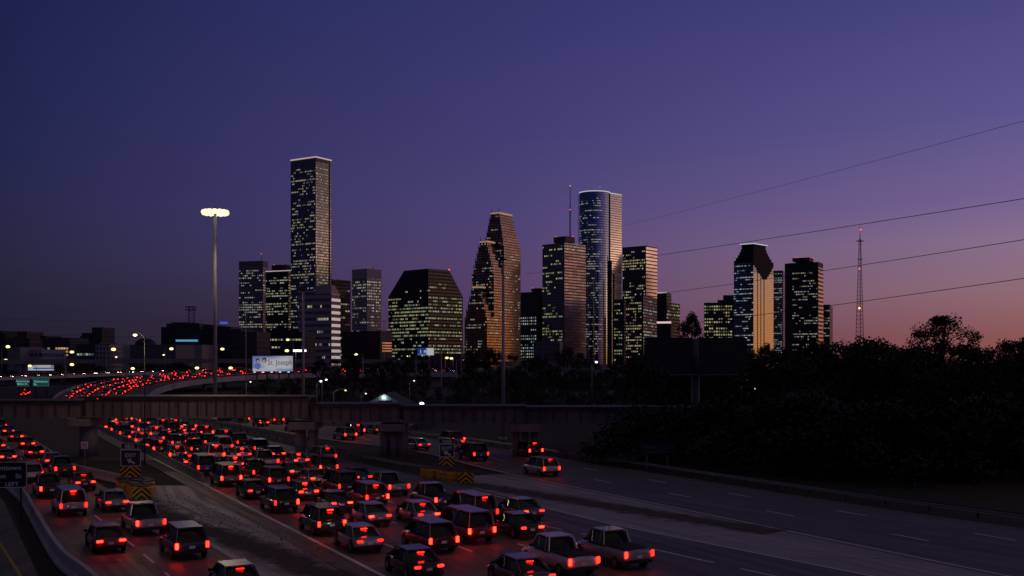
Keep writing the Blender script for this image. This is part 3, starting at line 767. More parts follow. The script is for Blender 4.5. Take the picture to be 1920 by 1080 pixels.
# dark double billboard on one pillar, seen from its unlit side
Y = 150.0; X = T(1304) * Y; t = thing("billboard", "big unlit billboard on a single round pillar in front of the dark woods", "billboard", (X, Y, 0))
z0, z1, w = ht(702, Y), ht(633, Y), 97 * Y / F
for s_ in (-1, 1):
    mb = MB(); mb.box((s_ * (w / 2 + .15), 0, (z0 + z1) / 2), (w - .5, .25, z1 - z0)); mb.box((s_ * (w / 2 + .15), -.16, z1 - .06), (w - .5, .08, .12)); mb.box((s_ * (w - .12), -.16, (z0 + z1) / 2), (.12, .08, z1 - z0 - .26)); mb.build("panel", M['roof'], t)
mb = MB(); mb.box((0, -.6, z0 - .05), (2 * w, 1.0, .08)); mb.build("catwalk", M['steel'], t)
mb = MB(); mb.tube((0, .1, 0), (0, .1, z0), .62, .6, 20); mb.tube((0, -.1, z0), (0, -.1, z1 - .2), .5, .5, 20); mb.build("pillar", plain("grey_pillar", (.07, .07, .08), .5), t)

# white gable lit by a mercury lamp, behind the bridge
Y = 178.0; X = T(720) * Y; t = thing("gabled_building", "low building with a white gable front lit by a blue-green lamp, behind the rail bridge", "building", (X, Y, 0))
zt, zb, w = ht(739, Y), ht(760, Y), 43 * Y / F
wh = plain("white_siding", (.46, .44, .44), .7, 0, .12)
mb = MB(); mb.face([(-w, 0, zb), (w, 0, zb), (0, 0, zt)]); mb.face([(w, .2, zb), (-w, .2, zb), (0, .2, zt)]); mb.build("gable", wh, t)
mb = MB()
mb.face([(-w - .3, -.25, zb - .1), (0, -.25, zt + .08), (0, 14, zt + .08), (-w - .3, 14, zb - .1)]); mb.face([(w + .3, -.25, zb - .1), (w + .3, 14, zb - .1), (0, 14, zt + .08), (0, -.25, zt + .08)])
mb.build("roof", M['roof'], t)
mb = MB(); mb.box((0, 7.2, zb / 2), (2 * w - .1, 13.6, zb)); mb.build("wall", wh, t)
mb = MB(); mb.box((.25, -.06, zb + .62), (2.2, .05, .42)); sgp = mb.build("sign_board", M['sign_black'], t)
mb = MB(); mb.box((0, -.4, zt - .55), (.42, .3, .16)); mb.build("wall_lamp", M['teal_lamp'], t)

# ------------------------------------------------------------------ the skyline
WIN = {}
def winmat(key, c, s, v=(.12, 1.45)):
    WIN[key] = glow("lit_window_" + key, c, s, base=(.02, .02, .02), vary=v)
winmat("pale", (1, .95, .72), .29); winmat("green", (.93, 1, .52), .24); winmat("dimpale", (.9, .89, .74), .24); winmat("yellow", (1, .94, .50), .28)
winmat("cool", (.75, .95, 1.0), .27); winmat("white", (1, .92, .84), .5, (.75, 1.1)); winmat("orange", (1, .42, .16), .55); winmat("warm", (1, .76, .45), .36)
RIM = glow("roof_light_glow", (1, .80, .74), .42); RIMW = glow("white_roof_light_glow", (.86, .95, 1), .46)
CYAN = glow("cyan_band_glow", (.12, .55, .85), .55); CROWN = glow("crown_lamp_glow", (1, .62, .36), .26); BLUE = glow("blue_sign_glow", (.10, .14, .95), .5)

def unit_window():
    mb = MB(); mb.box((0, 0, 0), (1, 1, 1)); return mb
class Tower:
    """a building whose near corner stands at the origin of its root; u runs along the left face, v along the right face"""
    def __init__(s, name, label, cat, xl, xc, xr, D, ang, group=None):
        a = R(ang); s.D = D; s.C = Vector((T(xc) * D, D, 0)); s.u = Vector((-math.cos(a), math.sin(a), 0)); s.v = Vector((math.sin(a), math.cos(a), 0)); s.a = a
        tl, tr = T(xl), T(xr)
        s.wl = max(2, (s.C.x - tl * D) / (math.cos(a) + tl * math.sin(a)))
        s.wr = max(2, (tr * D - s.C.x) / (math.sin(a) - tr * math.cos(a))) if xr > xc else 25.0
        s.wr = min(s.wr, 120)
        s.root = thing(name, label, cat, s.C, 0, group); s.lit = []
    def h(s, py): return ht(py, s.D)
    def rect(s, u0=0.0, u1=None, v0=0.0, v1=None):
        u1 = s.wl if u1 is None else u1; v1 = s.wr if v1 is None else v1
        return [tuple((s.u * x + s.v * y)[:2]) for x, y in ((u0, v0), (u0, v1), (u1, v1), (u1, v0))]
    def block(s, name, pts, z0, z1, mats, pts1=None, top=True):
        mb = MB(); mb.prism(pts, z0, z1, top=top, mi=0, mitop=1, pts1=pts1); return mb.build(name, [mats, M['roof']], s.root)
    def strip(s, name, pts, idx, z, hgt, mat, out=.4, th=.6):
        """a band of light along some edges of a footprint"""
        mb = MB()
        for i in idx:
            p, q = Vector((*pts[i], 0)), Vector((*pts[(i + 1) % len(pts)], 0)); d = (q - p); L = d.length; d.normalize(); nrm = Vector((d.y, -d.x, 0))
            c_ = (p + q) / 2 + nrm * out
            mb.box((c_.x, c_.y, z), (L + (.0 if len(idx) > 1 else .6), th, hgt), math.atan2(d.y, d.x))
        return mb.build(name, mat, s.root)
    def windows(s, p, q, z0, z1, bw, fh, gw, gh, mat, prob=.3, run=.45, uv0=0.0, seed=0, even=False):
        """lit windows on the face from p to q, on the same grid as the facade material"""
        rr = random.Random(seed * 31 + int(s.D)); p, q = Vector((*p, 0)), Vector((*q, 0)); d = q - p; L = d.length; d.normalize(); nrm = Vector((d.y, -d.x, 0))
        nx = int(L / bw); j0, j1 = math.ceil((z0 - uv0) / fh), int((z1 - uv0) / fh)
        for j in range(j0, j1):
            base = prob(j, j1) if callable(prob) else prob
            pf = base if even else min(.97, base * rr.choice((.08, .4, .7, 1.0, 1.2, 1.6, 2.8)))
            on = rr.random() < pf
            for i in range(nx):
                if rr.random() > run: on = rr.random() < pf
                if on:
                    c_ = p + d * ((i + .5) * bw) + nrm * .10 + Vector((0, 0, uv0 + (j + .5) * fh))
                    m = Matrix(((d.x * bw * gw * .94, nrm.x * .14, 0, c_.x), (d.y * bw * gw * .94, nrm.y * .14, 0, c_.y), (0, 0, fh * gh * .94, c_.z), (0, 0, 0, 1)))
                    s.lit.append((m, rr.choices((mat, 'warm', 'dimpale', 'cool'), (78, 7, 10, 5))[0], c_))
    def finish(s, keep=100):
        """about a hundred lit windows become parts of their own, the rest one part of kind stuff"""
        if not s.lit: return s
        rr = random.Random(5); rr.shuffle(s.lit)
        cache = {}
        for m, mat, c_ in s.lit[:keep]:
            if mat not in cache: cache[mat] = unit_window().mesh("lit_window", WIN[mat])
            o = link("lit_window", cache[mat], s.root); o.matrix_basis = m
        rest = s.lit[keep:]
        if rest:
            mats = sorted({r[1] for r in rest}); mb = MB()
            for m, mat, c_ in rest:
                mb.mi = mats.index(mat); mb.box((0, 0, 0), (1, 1, 1), 0, m)
            o = mb.build("lit_window_field", [WIN[k] for k in mats], s.root); o["kind"] = "stuff"
        return s
    def antenna(s, px, py0, py1, r=.5, name="antenna", v=None, beacon=True):
        """mast standing on the roof: px on the picture at this building's distance"""
        Y = s.D + 12; x = T(px) * Y - s.C.x; zb, zt = ht(py1, Y), ht(py0, Y)
        mb = MB(); mb.tube((x, 12, zb), (x, 12, zt), r, r * .35, 6); p = mb.build(name, M['darksteel'], s.root)
        if beacon:
            mb = MB(); mb.ball((x, 12, zt), .7); mb.build("red_beacon", M['red_lamp'], p)
    def pent(s, px0, px1, py0, py1, mat, name="penthouse", d=.3, beacons=0):
        """roof box between two picture columns, set back over the roof"""
        Yc = s.D + (s.wl * math.sin(s.a) + s.wr * math.cos(s.a)) * .42
        w = (px1 - px0) * Yc / F; x = T((px0 + px1) / 2) * Yc - s.C.x; y = Yc - s.D; z0, z1 = ht(py1, Yc), ht(py0, Yc)
        k = w / (math.cos(s.a) + math.sin(s.a)); mb = MB(); mb.box((x, y, (z0 + z1) / 2), (k, k, z1 - z0), math.pi - s.a); p = mb.build(name, mat, s.root)
        for i in range(beacons):
            mb = MB(); mb.ball((x - w * .4 + w * .8 * i / max(1, beacons - 1), y - w * .2, z1 + .5), .6); mb.build("red_beacon", M['red_lamp'], p)

def simple(name, label, xl, xc, xr, yt, D, ang, fm, bw, fh, gw, gh, left, right, zcrown=0.0, base=0.0, crown=None, group="downtown towers"):
    """plain tower: shaft with a window grid, optional blank crown band; left/right = (window material, probability)"""
    t = Tower(name, label, "skyscraper" if ht(yt, D) > 75 else "building", xl, xc, xr, D, ang, group)
    H = t.h(yt); pts = t.rect(); Hs = H - zcrown
    t.block("shaft", pts, 0, Hs, fm)
    if zcrown: t.block("crown", pts, Hs, H, crown)
    if left: t.windows(pts[3], pts[0], base, Hs - 1, bw, fh, gw, gh, left[0], left[1], seed=1, run=left[2] if len(left) > 2 else .42)
    if right: t.windows(pts[0], pts[1], base, Hs - 1, bw, fh, gw, gh, right[0], right[1], seed=2, run=right[2] if len(right) > 2 else .42)
    t.pts, t.H = pts, H
    return t

G_dark = (.18, .19, .24); G_gold = (.62, .58, .54)
# 1 grey tower at the far left of the skyline
fm = facade("grey_grid", 3.2, 3.9, .62, .5, (.34, .34, .40), (.24, .215, .24), metal=.5, rough=.2)
t = simple("office_tower", "grey gridded tower with a blank top band, leftmost of the downtown skyline", 448, 493, 503, 489, 1700, 15, fm, 3.2, 3.9, .62, .5, ("dimpale", .42), ("pale", lambda j, n: .9 if j > n - 11 else .08), 9, 0, plain("grey_crown", (.20, .18, .20), .5))
t.antenna(490, 476, 489, .5); t.finish()
# 2 black tower behind the tallest one
fm = facade("black_glass", 3.0, 4.0, .8, .55, (.10, .11, .12), (.018, .018, .02), metal=.6, rough=.15)
t = simple("office_tower", "black glass tower with a pale lit roof edge, just left of the tallest tower", 498, 541, 575, 507.5, 1640, 25, fm, 3.0, 4.0, .6, .5, ("pale", .36, .5), ("warm", .3))
t.strip("roof_light", t.pts, (0, 3), t.H + .2, 1.3, RIM); t.pent(511, 553, 498, 507, M['roof'], beacons=3); t.finish()
# 3 the tallest tower, five sided
fm = facade("tall_granite_glass", 2.55, 4.0, .6, .55, (.30, .29, .33), (.15, .14, .155), metal=.75, rough=.15, wall_rough=.3, wall_metal=.3)
t = Tower("office_tower", "tallest dark tower of the skyline with a pale pink light line around its flat roof", "skyscraper", 545, 592, 616, 1525, 33, "downtown towers")
H = t.h(294.5); w0, w1 = t.wl, t.wr
dk = plain("recess_shade", (.02, .02, .024), .4)  # near-black colour carries the shade of the recess
t.block("shaft", t.rect(), 0, H - 6, fm); t.block("crown", t.rect(), H - 6, H, plain("tall_crown", (.12, .10, .11), .5))
t.block("recess", t.rect(.9, w0 * .6, w1, w1 + 3.4), 0, H - .4, dk)
t.block("fin", t.rect(.2, w0 * .6, w1 + 3.4, w1 + 6.2), 0, H, fm)
pts = t.rect(); t.strip("roof_light", t.rect(0, w0, 0, w1 + 6), (0, 3), H + .3, 1.6, RIM, .5, 1.0)
t.windows(pts[3], pts[0], 20, H - 12, 2.55, 4.0, .46, .5, "pale", lambda j, n: .42 if j < n * .55 else .3, .45, seed=3)
t.windows(pts[0], pts[1], 20, H - 12, 2.55, 4.0, .46, .5, "pale", lambda j, n: .55 if j < n * .5 else .4, .4, seed=4)
t.finish()
# 4 pale banded hotel slab in front
fm = facade("pale_bands", 4.0, 6.6, 1.0, .46, (.20, .175, .19), (.46, .40, .43), metal=.0, rough=.15, vary=.3)
t = Tower("banded_building", "pale building with one end of bright white bands, in front of the tallest tower", "building", 558, 621, 637, 1100, 22, "downtown towers")
H0, H1 = t.h(543.5), t.h(534); P = t.wl * .47
t.block("wing", t.rect(P, t.wl, 0, t.wr), 0, H0, fm); t.block("shaft", t.rect(0, P, 0, t.wr), 0, H1 - 9, fm)
t.block("sloped_crown", t.rect(0, P, 0, t.wr), H1 - 9, H1, plain("pale_crown", (.50, .43, .46), .6), pts1=t.rect(0, P, 0, t.wr * .35))
pts = t.rect(0, P); bandm = facade("salmon_bands", 4.0, 6.6, 1.0, .46, (.3, .28, .26), (.30, .17, .16))
mb = MB(); a, b = Vector((*pts[0], 0)), Vector((*pts[1], 0)); nn = Vector((t.v.y, -t.v.x, 0)) * .25
mb.face([a + nn, b + nn, b + nn + Vector((0, 0, H1 - 9)), a + nn + Vector((0, 0, H1 - 9))], [(0, 0), (t.wr, 0), (t.wr, H1 - 9), (0, H1 - 9)]); mb.build("end_wall", bandm, t.root)
wb = glow("white_band_glow", (1, .90, .84), .36)  # end-wall bands made bright by their own emission
for j in range(1, int((H1 - 9) / 6.6)):
    z = (j + .5) * 6.6; mb = MB(); c_ = (a + b) / 2 + nn * 2.4; mb.box((c_.x, c_.y, z), (t.wr * (1 if j < 17 else .9), .5, 6.6 * .44), math.atan2(t.v.y, t.v.x)); mb.build("bright_band", wb, t.root)
for fl, (p0, p1) in ((1, (t.rect(P, t.wl)[3], t.rect(P, t.wl)[0])), (2, (pts[3], pts[0]))):
    t.windows(p0, p1, 6, H0 - 8, 2.0, 6.6, .7, .4, "pale", .09, .5, seed=fl)
t.finish()
# 5 gold-windowed tower behind it
fm = facade("bronze_bays", 5.2, 5.0, .94, .62, (.75, .60, .45), (.05, .035, .025), metal=.9, rough=.12, vary=.3)
t = simple("office_tower", "bronze tower of wide golden bays half hidden behind the pale banded building", 600, 624, 657.5, 523.5, 1560, 34, fm, 5.2, 5.0, .7, .5, ("pale", .3), ("yellow", lambda j, n: .5 if j < n * .42 else .16))
t.finish()
# 6 white grid tower
fm = facade("white_grid", 3.3, 4.1, .62, .48, (.24, .22, .24), (.50, .41, .41), metal=.5, rough=.2)
t = simple("office_tower", "pinkish white gridded tower with blank top, standing alone left of the dark sloped-roof building", 660, 688, 715, 503.5, 1500, 40, fm, 3.3, 4.1, .62, .48, ("dimpale", .5), ("pale", lambda j, n: .75 if j > n - 6 else .33, .4), 13, 0, plain("white_crown", (.50, .41, .41), .55))
t.antenna(700, 497, 504, .6, beacon=False); t.finish()
# 7 dark building with the hipped top
fm = facade("dark_ribbon", 2.6, 4.3, .86, .5, (.05, .052, .055), (.016, .016, .017), metal=.15, rough=.12)
t = Tower("office_block", "broad black building with sloping upper corners, full of yellow-green lit office windows", "building", 728, 803, 868, 1330, 44, "downtown towers")
z1, z2 = t.h(552), t.h(503.5); pts = t.rect()
t.block("shaft", pts, 0, z1, fm); kl, kr = t.wl * .27, t.wr * .31
t.block("sloped_crown", pts, z1, z2, fm, pts1=t.rect(0, t.wl - kl * 1.5, 0, t.wr - kr * 1.3))
q = t.rect(0, t.wl - kl * 1.6, 0, t.wr - kr * 1.4)
for a_, b_, sd_ in ((q[3], q[0], 5), (q[0], q[1], 6)): t.windows(a_, b_, z1, z1 + (z2 - z1) * .5, 2.6, 4.3, .66, .46, "green", .4, .5, seed=sd_)
for pq, sd_ in (((pts[3], pts[0]), 1), ((pts[0], pts[1]), 2)):
    t.windows(*pq, 8, z1, 2.6, 4.3, .66, .46, "green", lambda j, n: .58, .5, seed=sd_)
t.finish(); mb = MB(); p_ = t.rect(0, t.wl - kl * 1.5, 0, t.wr - kr * 1.3); mb.ball((p_[1][0], p_[1][1], z2 + .8), 1.0); mb.build("red_beacon", M['red_lamp'], t.root)
# 8 stepped gable tower
fm = facade("red_granite", 2.7, 4.1, .60, .62, (.52, .34, .28), (.075, .045, .038), metal=.9, rough=.1, vary=.35, wall_rough=.4)
fd = facade("red_granite_dark", 2.7, 4.1, .60, .62, (.30, .22, .18), (.075, .045, .038), metal=.7, rough=.15, vary=.4, wall_rough=.4)
t = Tower("gabled_tower", "dark red granite tower with three stepped gables, its windows gold at the base", "skyscraper", 871, 913, 976, 1590, 33, "downtown towers")
def vpos(px):   # distance along the right face of a picture column
    tr = T(px); return (tr * t.D - t.C.x) / (math.sin(t.a) - tr * math.cos(t.a))
vB, vA, vE = vpos(926), vpos(945), vpos(976)
lamp_tops = []
def gable(name, v0, v1, W, zsh, ztop, keep, seed):
    t.block(name, t.rect(0, W, v0, v1), 0, zsh, fm)
    n_ = 5
    for i in range(n_):
        f_ = (i + 1) / n_; k = W * (1 - keep) / 2 * f_; dv = (v1 - v0) * .16 * f_
        za, zb = zsh + (ztop - zsh) * i / n_, zsh + (ztop - zsh) * (i + 1) / n_
        q = t.rect(k, W - k, v0 + dv * .4, v1 - dv)
        t.block("gable_step", q, za, zb, fm)
        for s_ in (k + .6, W - k - .6):
            c_ = t.u * s_ + t.v * (v0 + dv * .4 + .6); mb = MB(); mb.tube((c_.x, c_.y, zb), (c_.x, c_.y, zb + 5.5), .8, .15, 5); mb.build("finial", M['roof'], t.root)
        t.windows(q[3], q[0], za, zb, 2.7, 4.1, .6, .5, "dimpale", .22, .4, seed=seed * 10 + i)
    t.strip("gable_lights", q, (0, 3), zb - 2.0, 2.6, CROWN, .4, .5)
    r_ = t.rect(0, W, v0, v1); t.windows(r_[3], r_[0], 12, zsh, 2.7, 4.1, .6, .5, "dimpale", .3, .4, seed=seed)
    t.windows(r_[0], r_[1], 40, zsh, 2.7, 4.1, .55, .5, "warm", .10, .3, seed=seed + 50)
gable("front_block", 0, vB, t.wl, t.h(594), t.h(535), .34, 1)
t2 = t.wl
def wleft(px, v0):
    C = t.C + t.v * v0; tl = T(px); return (C.x - tl * C.y) / (math.cos(t.a) + tl * math.sin(t.a))
def zat(py, v0): return ht(py, t.D + v0 * math.cos(t.a))
gable("middle_block", vB + .05, vA, wleft(884.5, vB), zat(512, vB), zat(449, vB), .32, 2)
gable("tall_block", vA + .05, vE, wleft(907, vA), zat(460, vA), zat(395, vA), .42, 3)
t.finish()
# 9 dark tower with cool lights
fm = facade("dark_verticals", 3.4, 4.2, .6, .6, (.10, .10, .12), (.07, .06, .07), metal=.5, rough=.15)
t = simple("office_tower", "dark low tower with bluish white windows right of the stepped gable tower", 976, 1008, 1032, 547, 1480, 36, fm, 3.4, 4.2, .55, .5, ("cool", lambda j, n: .6 if j < n * .72 else .02, .45), None, 4, 0, M['roof'])
t.pent(996, 1020, 541, 547, M['roof'], beacons=1); t.finish()
# 10 concrete shell tower with antenna
fm = facade("travertine", 3.0, 4.0, .66, .55, (.30, .26, .28), (.20, .165, .165), metal=.7, rough=.2)
fm2 = facade("travertine_bays", 9.0, 4.0, .96, .5, (.52, .38, .37), (.26, .20, .195), metal=.6, rough=.35)
t = simple("office_tower", "squarish grey-pink tower carrying a tall roof antenna, left of the rounded blue tower", 1017, 1058, 1098, 455, 1450, 42, fm, 3.0, 4.0, .66, .5, ("green", lambda j, n: .34 if j < n * .55 else .12, .5), ("warm", lambda j, n: .9 if j == n - 2 else .02))
a, b = Vector((*t.pts[0], 0)), Vector((*t.pts[1], 0)); nn = Vector((t.v.y, -t.v.x, 0)) * .3; mb = MB(); z1 = t.H - 9
mb.face([a + nn, b + nn, b + nn + Vector((0, 0, z1)), a + nn + Vector((0, 0, z1))], [(0, 0), (t.wr, 0), (t.wr, z1), (0, z1)]); mb.build("bay_front", fm2, t.root)
t.pent(1038, 1078, 445, 456, plain("brown_penthouse", (.10, .07, .07), .6), beacons=3)
Y = t.D + 30; x = T(1069) * Y - t.C.x; mb = MB()
z0, zm, z1 = ht(450, Y), ht(393, Y), ht(348.5, Y)
for i in range(4):
    c_, s_ = math.cos(i * math.pi / 2) * 1.1, math.sin(i * math.pi / 2) * 1.1; mb.tube((x + c_, 30 + s_, z0), (x + c_ * .8, 30 + s_ * .8, zm), .3, .3, 4)
for k in range(16): mb.box((x, 30, z0 + (zm - z0) * k / 16), (2.6, 2.6, .5))
an = mb.build("antenna_mast", M['darksteel'], t.root); mb = MB(); mb.tube((x, 30, zm), (x, 30, z1), .7, .3, 6); mb.build("whip", M['darksteel'], an)
for zz in (zm, z1): mb = MB(); mb.ball((x, 30, zz), .9); mb.build("red_beacon", M['red_lamp'], an)
t.finish()
# 11 rounded blue glass tower
D = 1780; t = Tower("rounded_tower", "tall rounded blue glass tower with a white light line along its curved top", "skyscraper", 1088, 1120, 1150, D, 45, "downtown towers")
fm = facade("blue_glass", 1.6, 4.05, .93, .66, (.36, .44, .60), (.10, .115, .16), metal=.95, rough=.07, vary=.25, wall_rough=.2, wall_metal=.8)
xL, xM, xR = T(1088) * D - t.C.x, T(1146) * D - t.C.x, T(1167) * (D + 26) - t.C.x
cx = (xL + xM) / 2; rad = (xM - xL) / 2; H = t.h(358)
arc = [(cx + rad * math.sin(R(a_)), rad * (1 - math.cos(R(a_))) * .95) for a_ in range(-90, 91, 5)]
pts = arc + [(xM, rad + 34), (xL, rad + 34)]
t.block("curved_shaft", pts, 0, H, fm)
sl_ = [(xM + .1, rad * .62), (xR, rad * .62 + 22), (xR - 8, rad + 52), (xM + .1, rad + 34)]
t.block("flat_shaft", sl_, 0, ht(363, D + 20), facade("rose_glass", 2.2, 4.05, .92, .62, (.72, .64, .62), (.24, .19, .18), metal=.92, rough=.1, vary=.2, wall_rough=.3, wall_metal=.6))
mb = MB()
for (a, b) in zip(arc, arc[1:]):
    c_ = ((a[0] + b[0]) / 2, (a[1] + b[1]) / 2 - .4, H + .3); mb.box(c_, (math.hypot(b[0] - a[0], b[1] - a[1]) + .3, 1.0, 1.5), math.atan2(b[1] - a[1], b[0] - a[0]))
mb.build("roof_light", RIMW, t.root)
mb = MB(); c_ = ((sl_[0][0] + sl_[1][0]) / 2, (sl_[0][1] + sl_[1][1]) / 2 - .5, ht(363, D + 20) + .3); mb.box(c_, (math.hypot(sl_[1][0] - sl_[0][0], sl_[1][1] - sl_[0][1]), 1, 1.4), math.atan2(22, xR - xM)); mb.build("roof_light", RIMW, t.root)
for px0, px1, py in ((1144.5, 1148.5, 487), (1150.5, 1153.5, 512)):
    x0, x1 = T(px0) * D - t.C.x, T(px1) * D - t.C.x; mb = MB(); mb.box(((x0 + x1) / 2, rad * .55, ht(py, D) / 2), (x1 - x0, 5, ht(py, D))); mb.build("notch_strip", dk, t.root)  # dark boxes stand in for the notch, shade in their colour
mb = MB(); mb.box((cx, rad, H + 2.2), (18, 10, 4.4)); mb.build("penthouse", M['roof'], t.root); t.antenna(1125, 351, 358, .4)
k = [0.0]
rr = random.Random(4); L = 0.0
per = [0.0]
for a, b in zip(arc, arc[1:]): per.append(per[-1] + math.hypot(b[0] - a[0], b[1] - a[1]))
for j in range(6, int(H / 4.05) - 2):
    pf = rr.choice((.05, .15, .3, .45, .7)); on = False
    for i, (a, b) in enumerate(zip(arc, arc[1:])):
        if i > 22: break
        for h_ in (0, 1):
            if rr.random() > .6: on = rr.random() < pf
            if on:
                f_ = .25 + .5 * h_; d = Vector((b[0] - a[0], b[1] - a[1], 0)).normalized(); nrm = Vector((d.y, -d.x, 0)); c_ = Vector((a[0] + (b[0] - a[0]) * f_, a[1] + (b[1] - a[1]) * f_, (j + .5) * 4.05)) + nrm * .1
                wd = (per[i + 1] - per[i]) * .4
                t.lit.append((Matrix(((d.x * wd, nrm.x * .14, 0, c_.x), (d.y * wd, nrm.y * .14, 0, c_.y), (0, 0, 1.7, c_.z), (0, 0, 0, 1))), "dimpale", c_))
t.finish()
# 12 tower with bright striped right face
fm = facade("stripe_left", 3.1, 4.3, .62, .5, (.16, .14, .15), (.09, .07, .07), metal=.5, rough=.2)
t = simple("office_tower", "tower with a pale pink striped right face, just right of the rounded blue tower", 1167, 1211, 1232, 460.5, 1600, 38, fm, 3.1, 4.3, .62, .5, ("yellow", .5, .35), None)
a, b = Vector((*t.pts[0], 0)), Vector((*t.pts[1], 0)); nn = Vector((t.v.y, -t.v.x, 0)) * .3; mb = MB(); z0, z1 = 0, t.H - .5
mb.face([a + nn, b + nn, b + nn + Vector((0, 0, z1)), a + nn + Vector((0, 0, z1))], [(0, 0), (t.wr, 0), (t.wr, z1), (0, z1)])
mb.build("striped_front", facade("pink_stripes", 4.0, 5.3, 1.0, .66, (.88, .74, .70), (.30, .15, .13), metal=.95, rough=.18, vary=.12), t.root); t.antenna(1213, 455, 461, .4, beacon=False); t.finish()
fm = facade("brown_low", 3.0, 4.2, .7, .5, (.12, .10, .10), (.05, .042, .042), metal=.5, rough=.2)
t = simple("office_tower", "brown lower tower standing in front of the pink striped face", 1203, 1206, 1233, 553, 1420, 20, fm, 3.0, 4.2, .6, .45, None, ("dimpale", .3), group="downtown towers"); t.finish()
t = simple("office_tower", "narrow dark building in front of the foot of the rounded blue tower", 1151, 1170, 1174, 561, 1440, 20, fm, 3.0, 4.2, .6, .45, ("green", .35), None); t.finish()
# 13 dark stepped block with lit roof edge
fm = facade("near_black", 3.0, 4.2, .7, .5, (.07, .07, .08), (.02, .02, .022), metal=.4, rough=.2)
t = Tower("office_block", "dark stepped block right of the pink striped tower, lit only at right", "building", 1232, 1250, 1275, 1380, 30, "downtown towers")
pts = t.rect(); t.block("shaft", t.rect(0, t.wl, 0, t.wr * .35), 0, t.h(549), fm); t.block("lower_shaft", t.rect(0, t.wl * .7, t.wr * .35 + .1, t.wr), 0, t.h(567), fm)
t.strip("roof_light", t.rect(0, t.wl, 0, t.wr * .35), (3,), t.h(549) + .3, 1.4, RIM)
q = t.rect(0, t.wl * .7, t.wr * .35 + .1, t.wr); t.windows(q[0], q[1], 60, t.h(567), 3.0, 4.2, .6, .5, "green", .5, .5, seed=4); t.windows(*t.rect(0, t.wl, 0, t.wr * .35)[:2], 66, t.h(553), 3, 4.2, .6, .5, "warm", .3, .5, seed=5); t.finish()
t = simple("office_block", "low black block with a pinkish white light strip along its roof edge", 1232, 1258, 1263, 605, 1200, 15, fm, 3, 4.2, .6, .5, None, None)
t.strip("roof_light", t.pts, (3,), t.H + .3, 2.2, glow("pink_strip_glow", (1, .70, .72), .7)); t.finish()
# 14 yellow-lit block
fm = facade("yellow_block", 3.1, 4.2, .66, .5, (.08, .08, .08), (.035, .033, .032), metal=.4, rough=.2)
t = Tower("office_block", "dark block crowded with bright yellow lit windows, left of the flared-top tower", "building", 1320, 1376, 1392, 1420, 12, "downtown towers")
H = t.h(567); pts = t.rect(); t.block("shaft", pts, 0, H, fm); t.block("upper_step", t.rect(0, t.wl * .55, 4, t.wr), H, t.h(562), fm); t.block("top_step", t.rect(0, t.wl * .36, 8, t.wr), t.h(562), t.h(553), fm)
t.windows(pts[3], pts[0], 10, H - 1, 3.1, 4.2, .66, .5, "yellow", .72, .5, seed=2); t.finish()
# 15 flared-top tower
D = 1830; t = Tower("flared_tower", "tower with a dark stepped flaring crown and white lit rim, its right face glowing gold", "skyscraper", 1376, 1412.5, 1450, D, 41, "downtown towers")
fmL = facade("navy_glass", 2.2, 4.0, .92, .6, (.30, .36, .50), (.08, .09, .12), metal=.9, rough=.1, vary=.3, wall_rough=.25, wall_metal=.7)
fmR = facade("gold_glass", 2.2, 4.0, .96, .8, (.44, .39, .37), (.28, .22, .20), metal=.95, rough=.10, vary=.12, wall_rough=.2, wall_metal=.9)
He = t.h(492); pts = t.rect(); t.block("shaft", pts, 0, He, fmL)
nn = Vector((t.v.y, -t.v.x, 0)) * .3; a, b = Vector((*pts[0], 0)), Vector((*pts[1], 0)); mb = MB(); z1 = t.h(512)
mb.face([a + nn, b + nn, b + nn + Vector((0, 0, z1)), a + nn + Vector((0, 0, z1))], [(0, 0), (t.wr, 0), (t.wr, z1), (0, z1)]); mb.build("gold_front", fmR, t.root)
gr = facade("crown_granite", 3, 4, .5, .5, (.022, .018, .02), (.016, .013, .015), metal=0, rough=.8, wall_rough=.8)
n_ = 6
for i in range(n_):
    f0 = i / n_; k = .205 * math.sin(f0 * 1.45)
    t.block("crown_step", t.rect(t.wl * k, t.wl * (1 - k), t.wr * k, t.wr * (1 - k)), He + (t.h(459) - He) * f0, He + (t.h(459) - He) * (i + 1) / n_, gr)
k0, k1 = .21, .15
t.block("flared_rim", t.rect(t.wl * k0, t.wl * (1 - k0), t.wr * k0, t.wr * (1 - k0)), t.h(459), t.h(455.5), gr, pts1=t.rect(t.wl * k1, t.wl * (1 - k1), t.wr * k1, t.wr * (1 - k1)))
t.strip("roof_light", t.rect(t.wl * k1, t.wl * (1 - k1), t.wr * k1, t.wr * (1 - k1)), (0, 3), t.h(455.5) + .6, 1.6, RIMW, .2, 1.0)
for i, (c0, c1, py0, py1) in enumerate(((.02, .98, 492, 497), (.10, .93, 497, 501), (.18, .87, 501, 506), (.27, .80, 506, 511), (.35, .73, 511, 516), (.43, .65, 516, 521))):
    p, q = a + (b - a) * c0 + nn * (2.2), a + (b - a) * c1 + nn * 2.2; c_ = (p + q) / 2; mb = MB(); mb.box((c_.x, c_.y, (t.h(py0) + t.h(py1)) / 2), ((q - p).length, 1.6, t.h(py0) - t.h(py1)), math.atan2(t.v.y, t.v.x)); mb.build("stepped_emblem", gr, t.root)
for c0, w_ in ((.2, .5), (.36, .5), (.52, .9)):
    p = a + (b - a) * c0 + nn * 1.9; mb = MB(); mb.box((p.x, p.y, t.h(505) / 2), (w_, .8, t.h(505)), math.atan2(t.v.y, t.v.x)); mb.build("vertical_strip", dk, t.root)  # raised dark strips draw the grooves in colour
t.windows(pts[3], pts[0], 10, He - 3, 2.2, 4.0, .92, .45, "cool", lambda j, n: .75 if j > n - 4 else .36, .7, seed=2); t.finish()
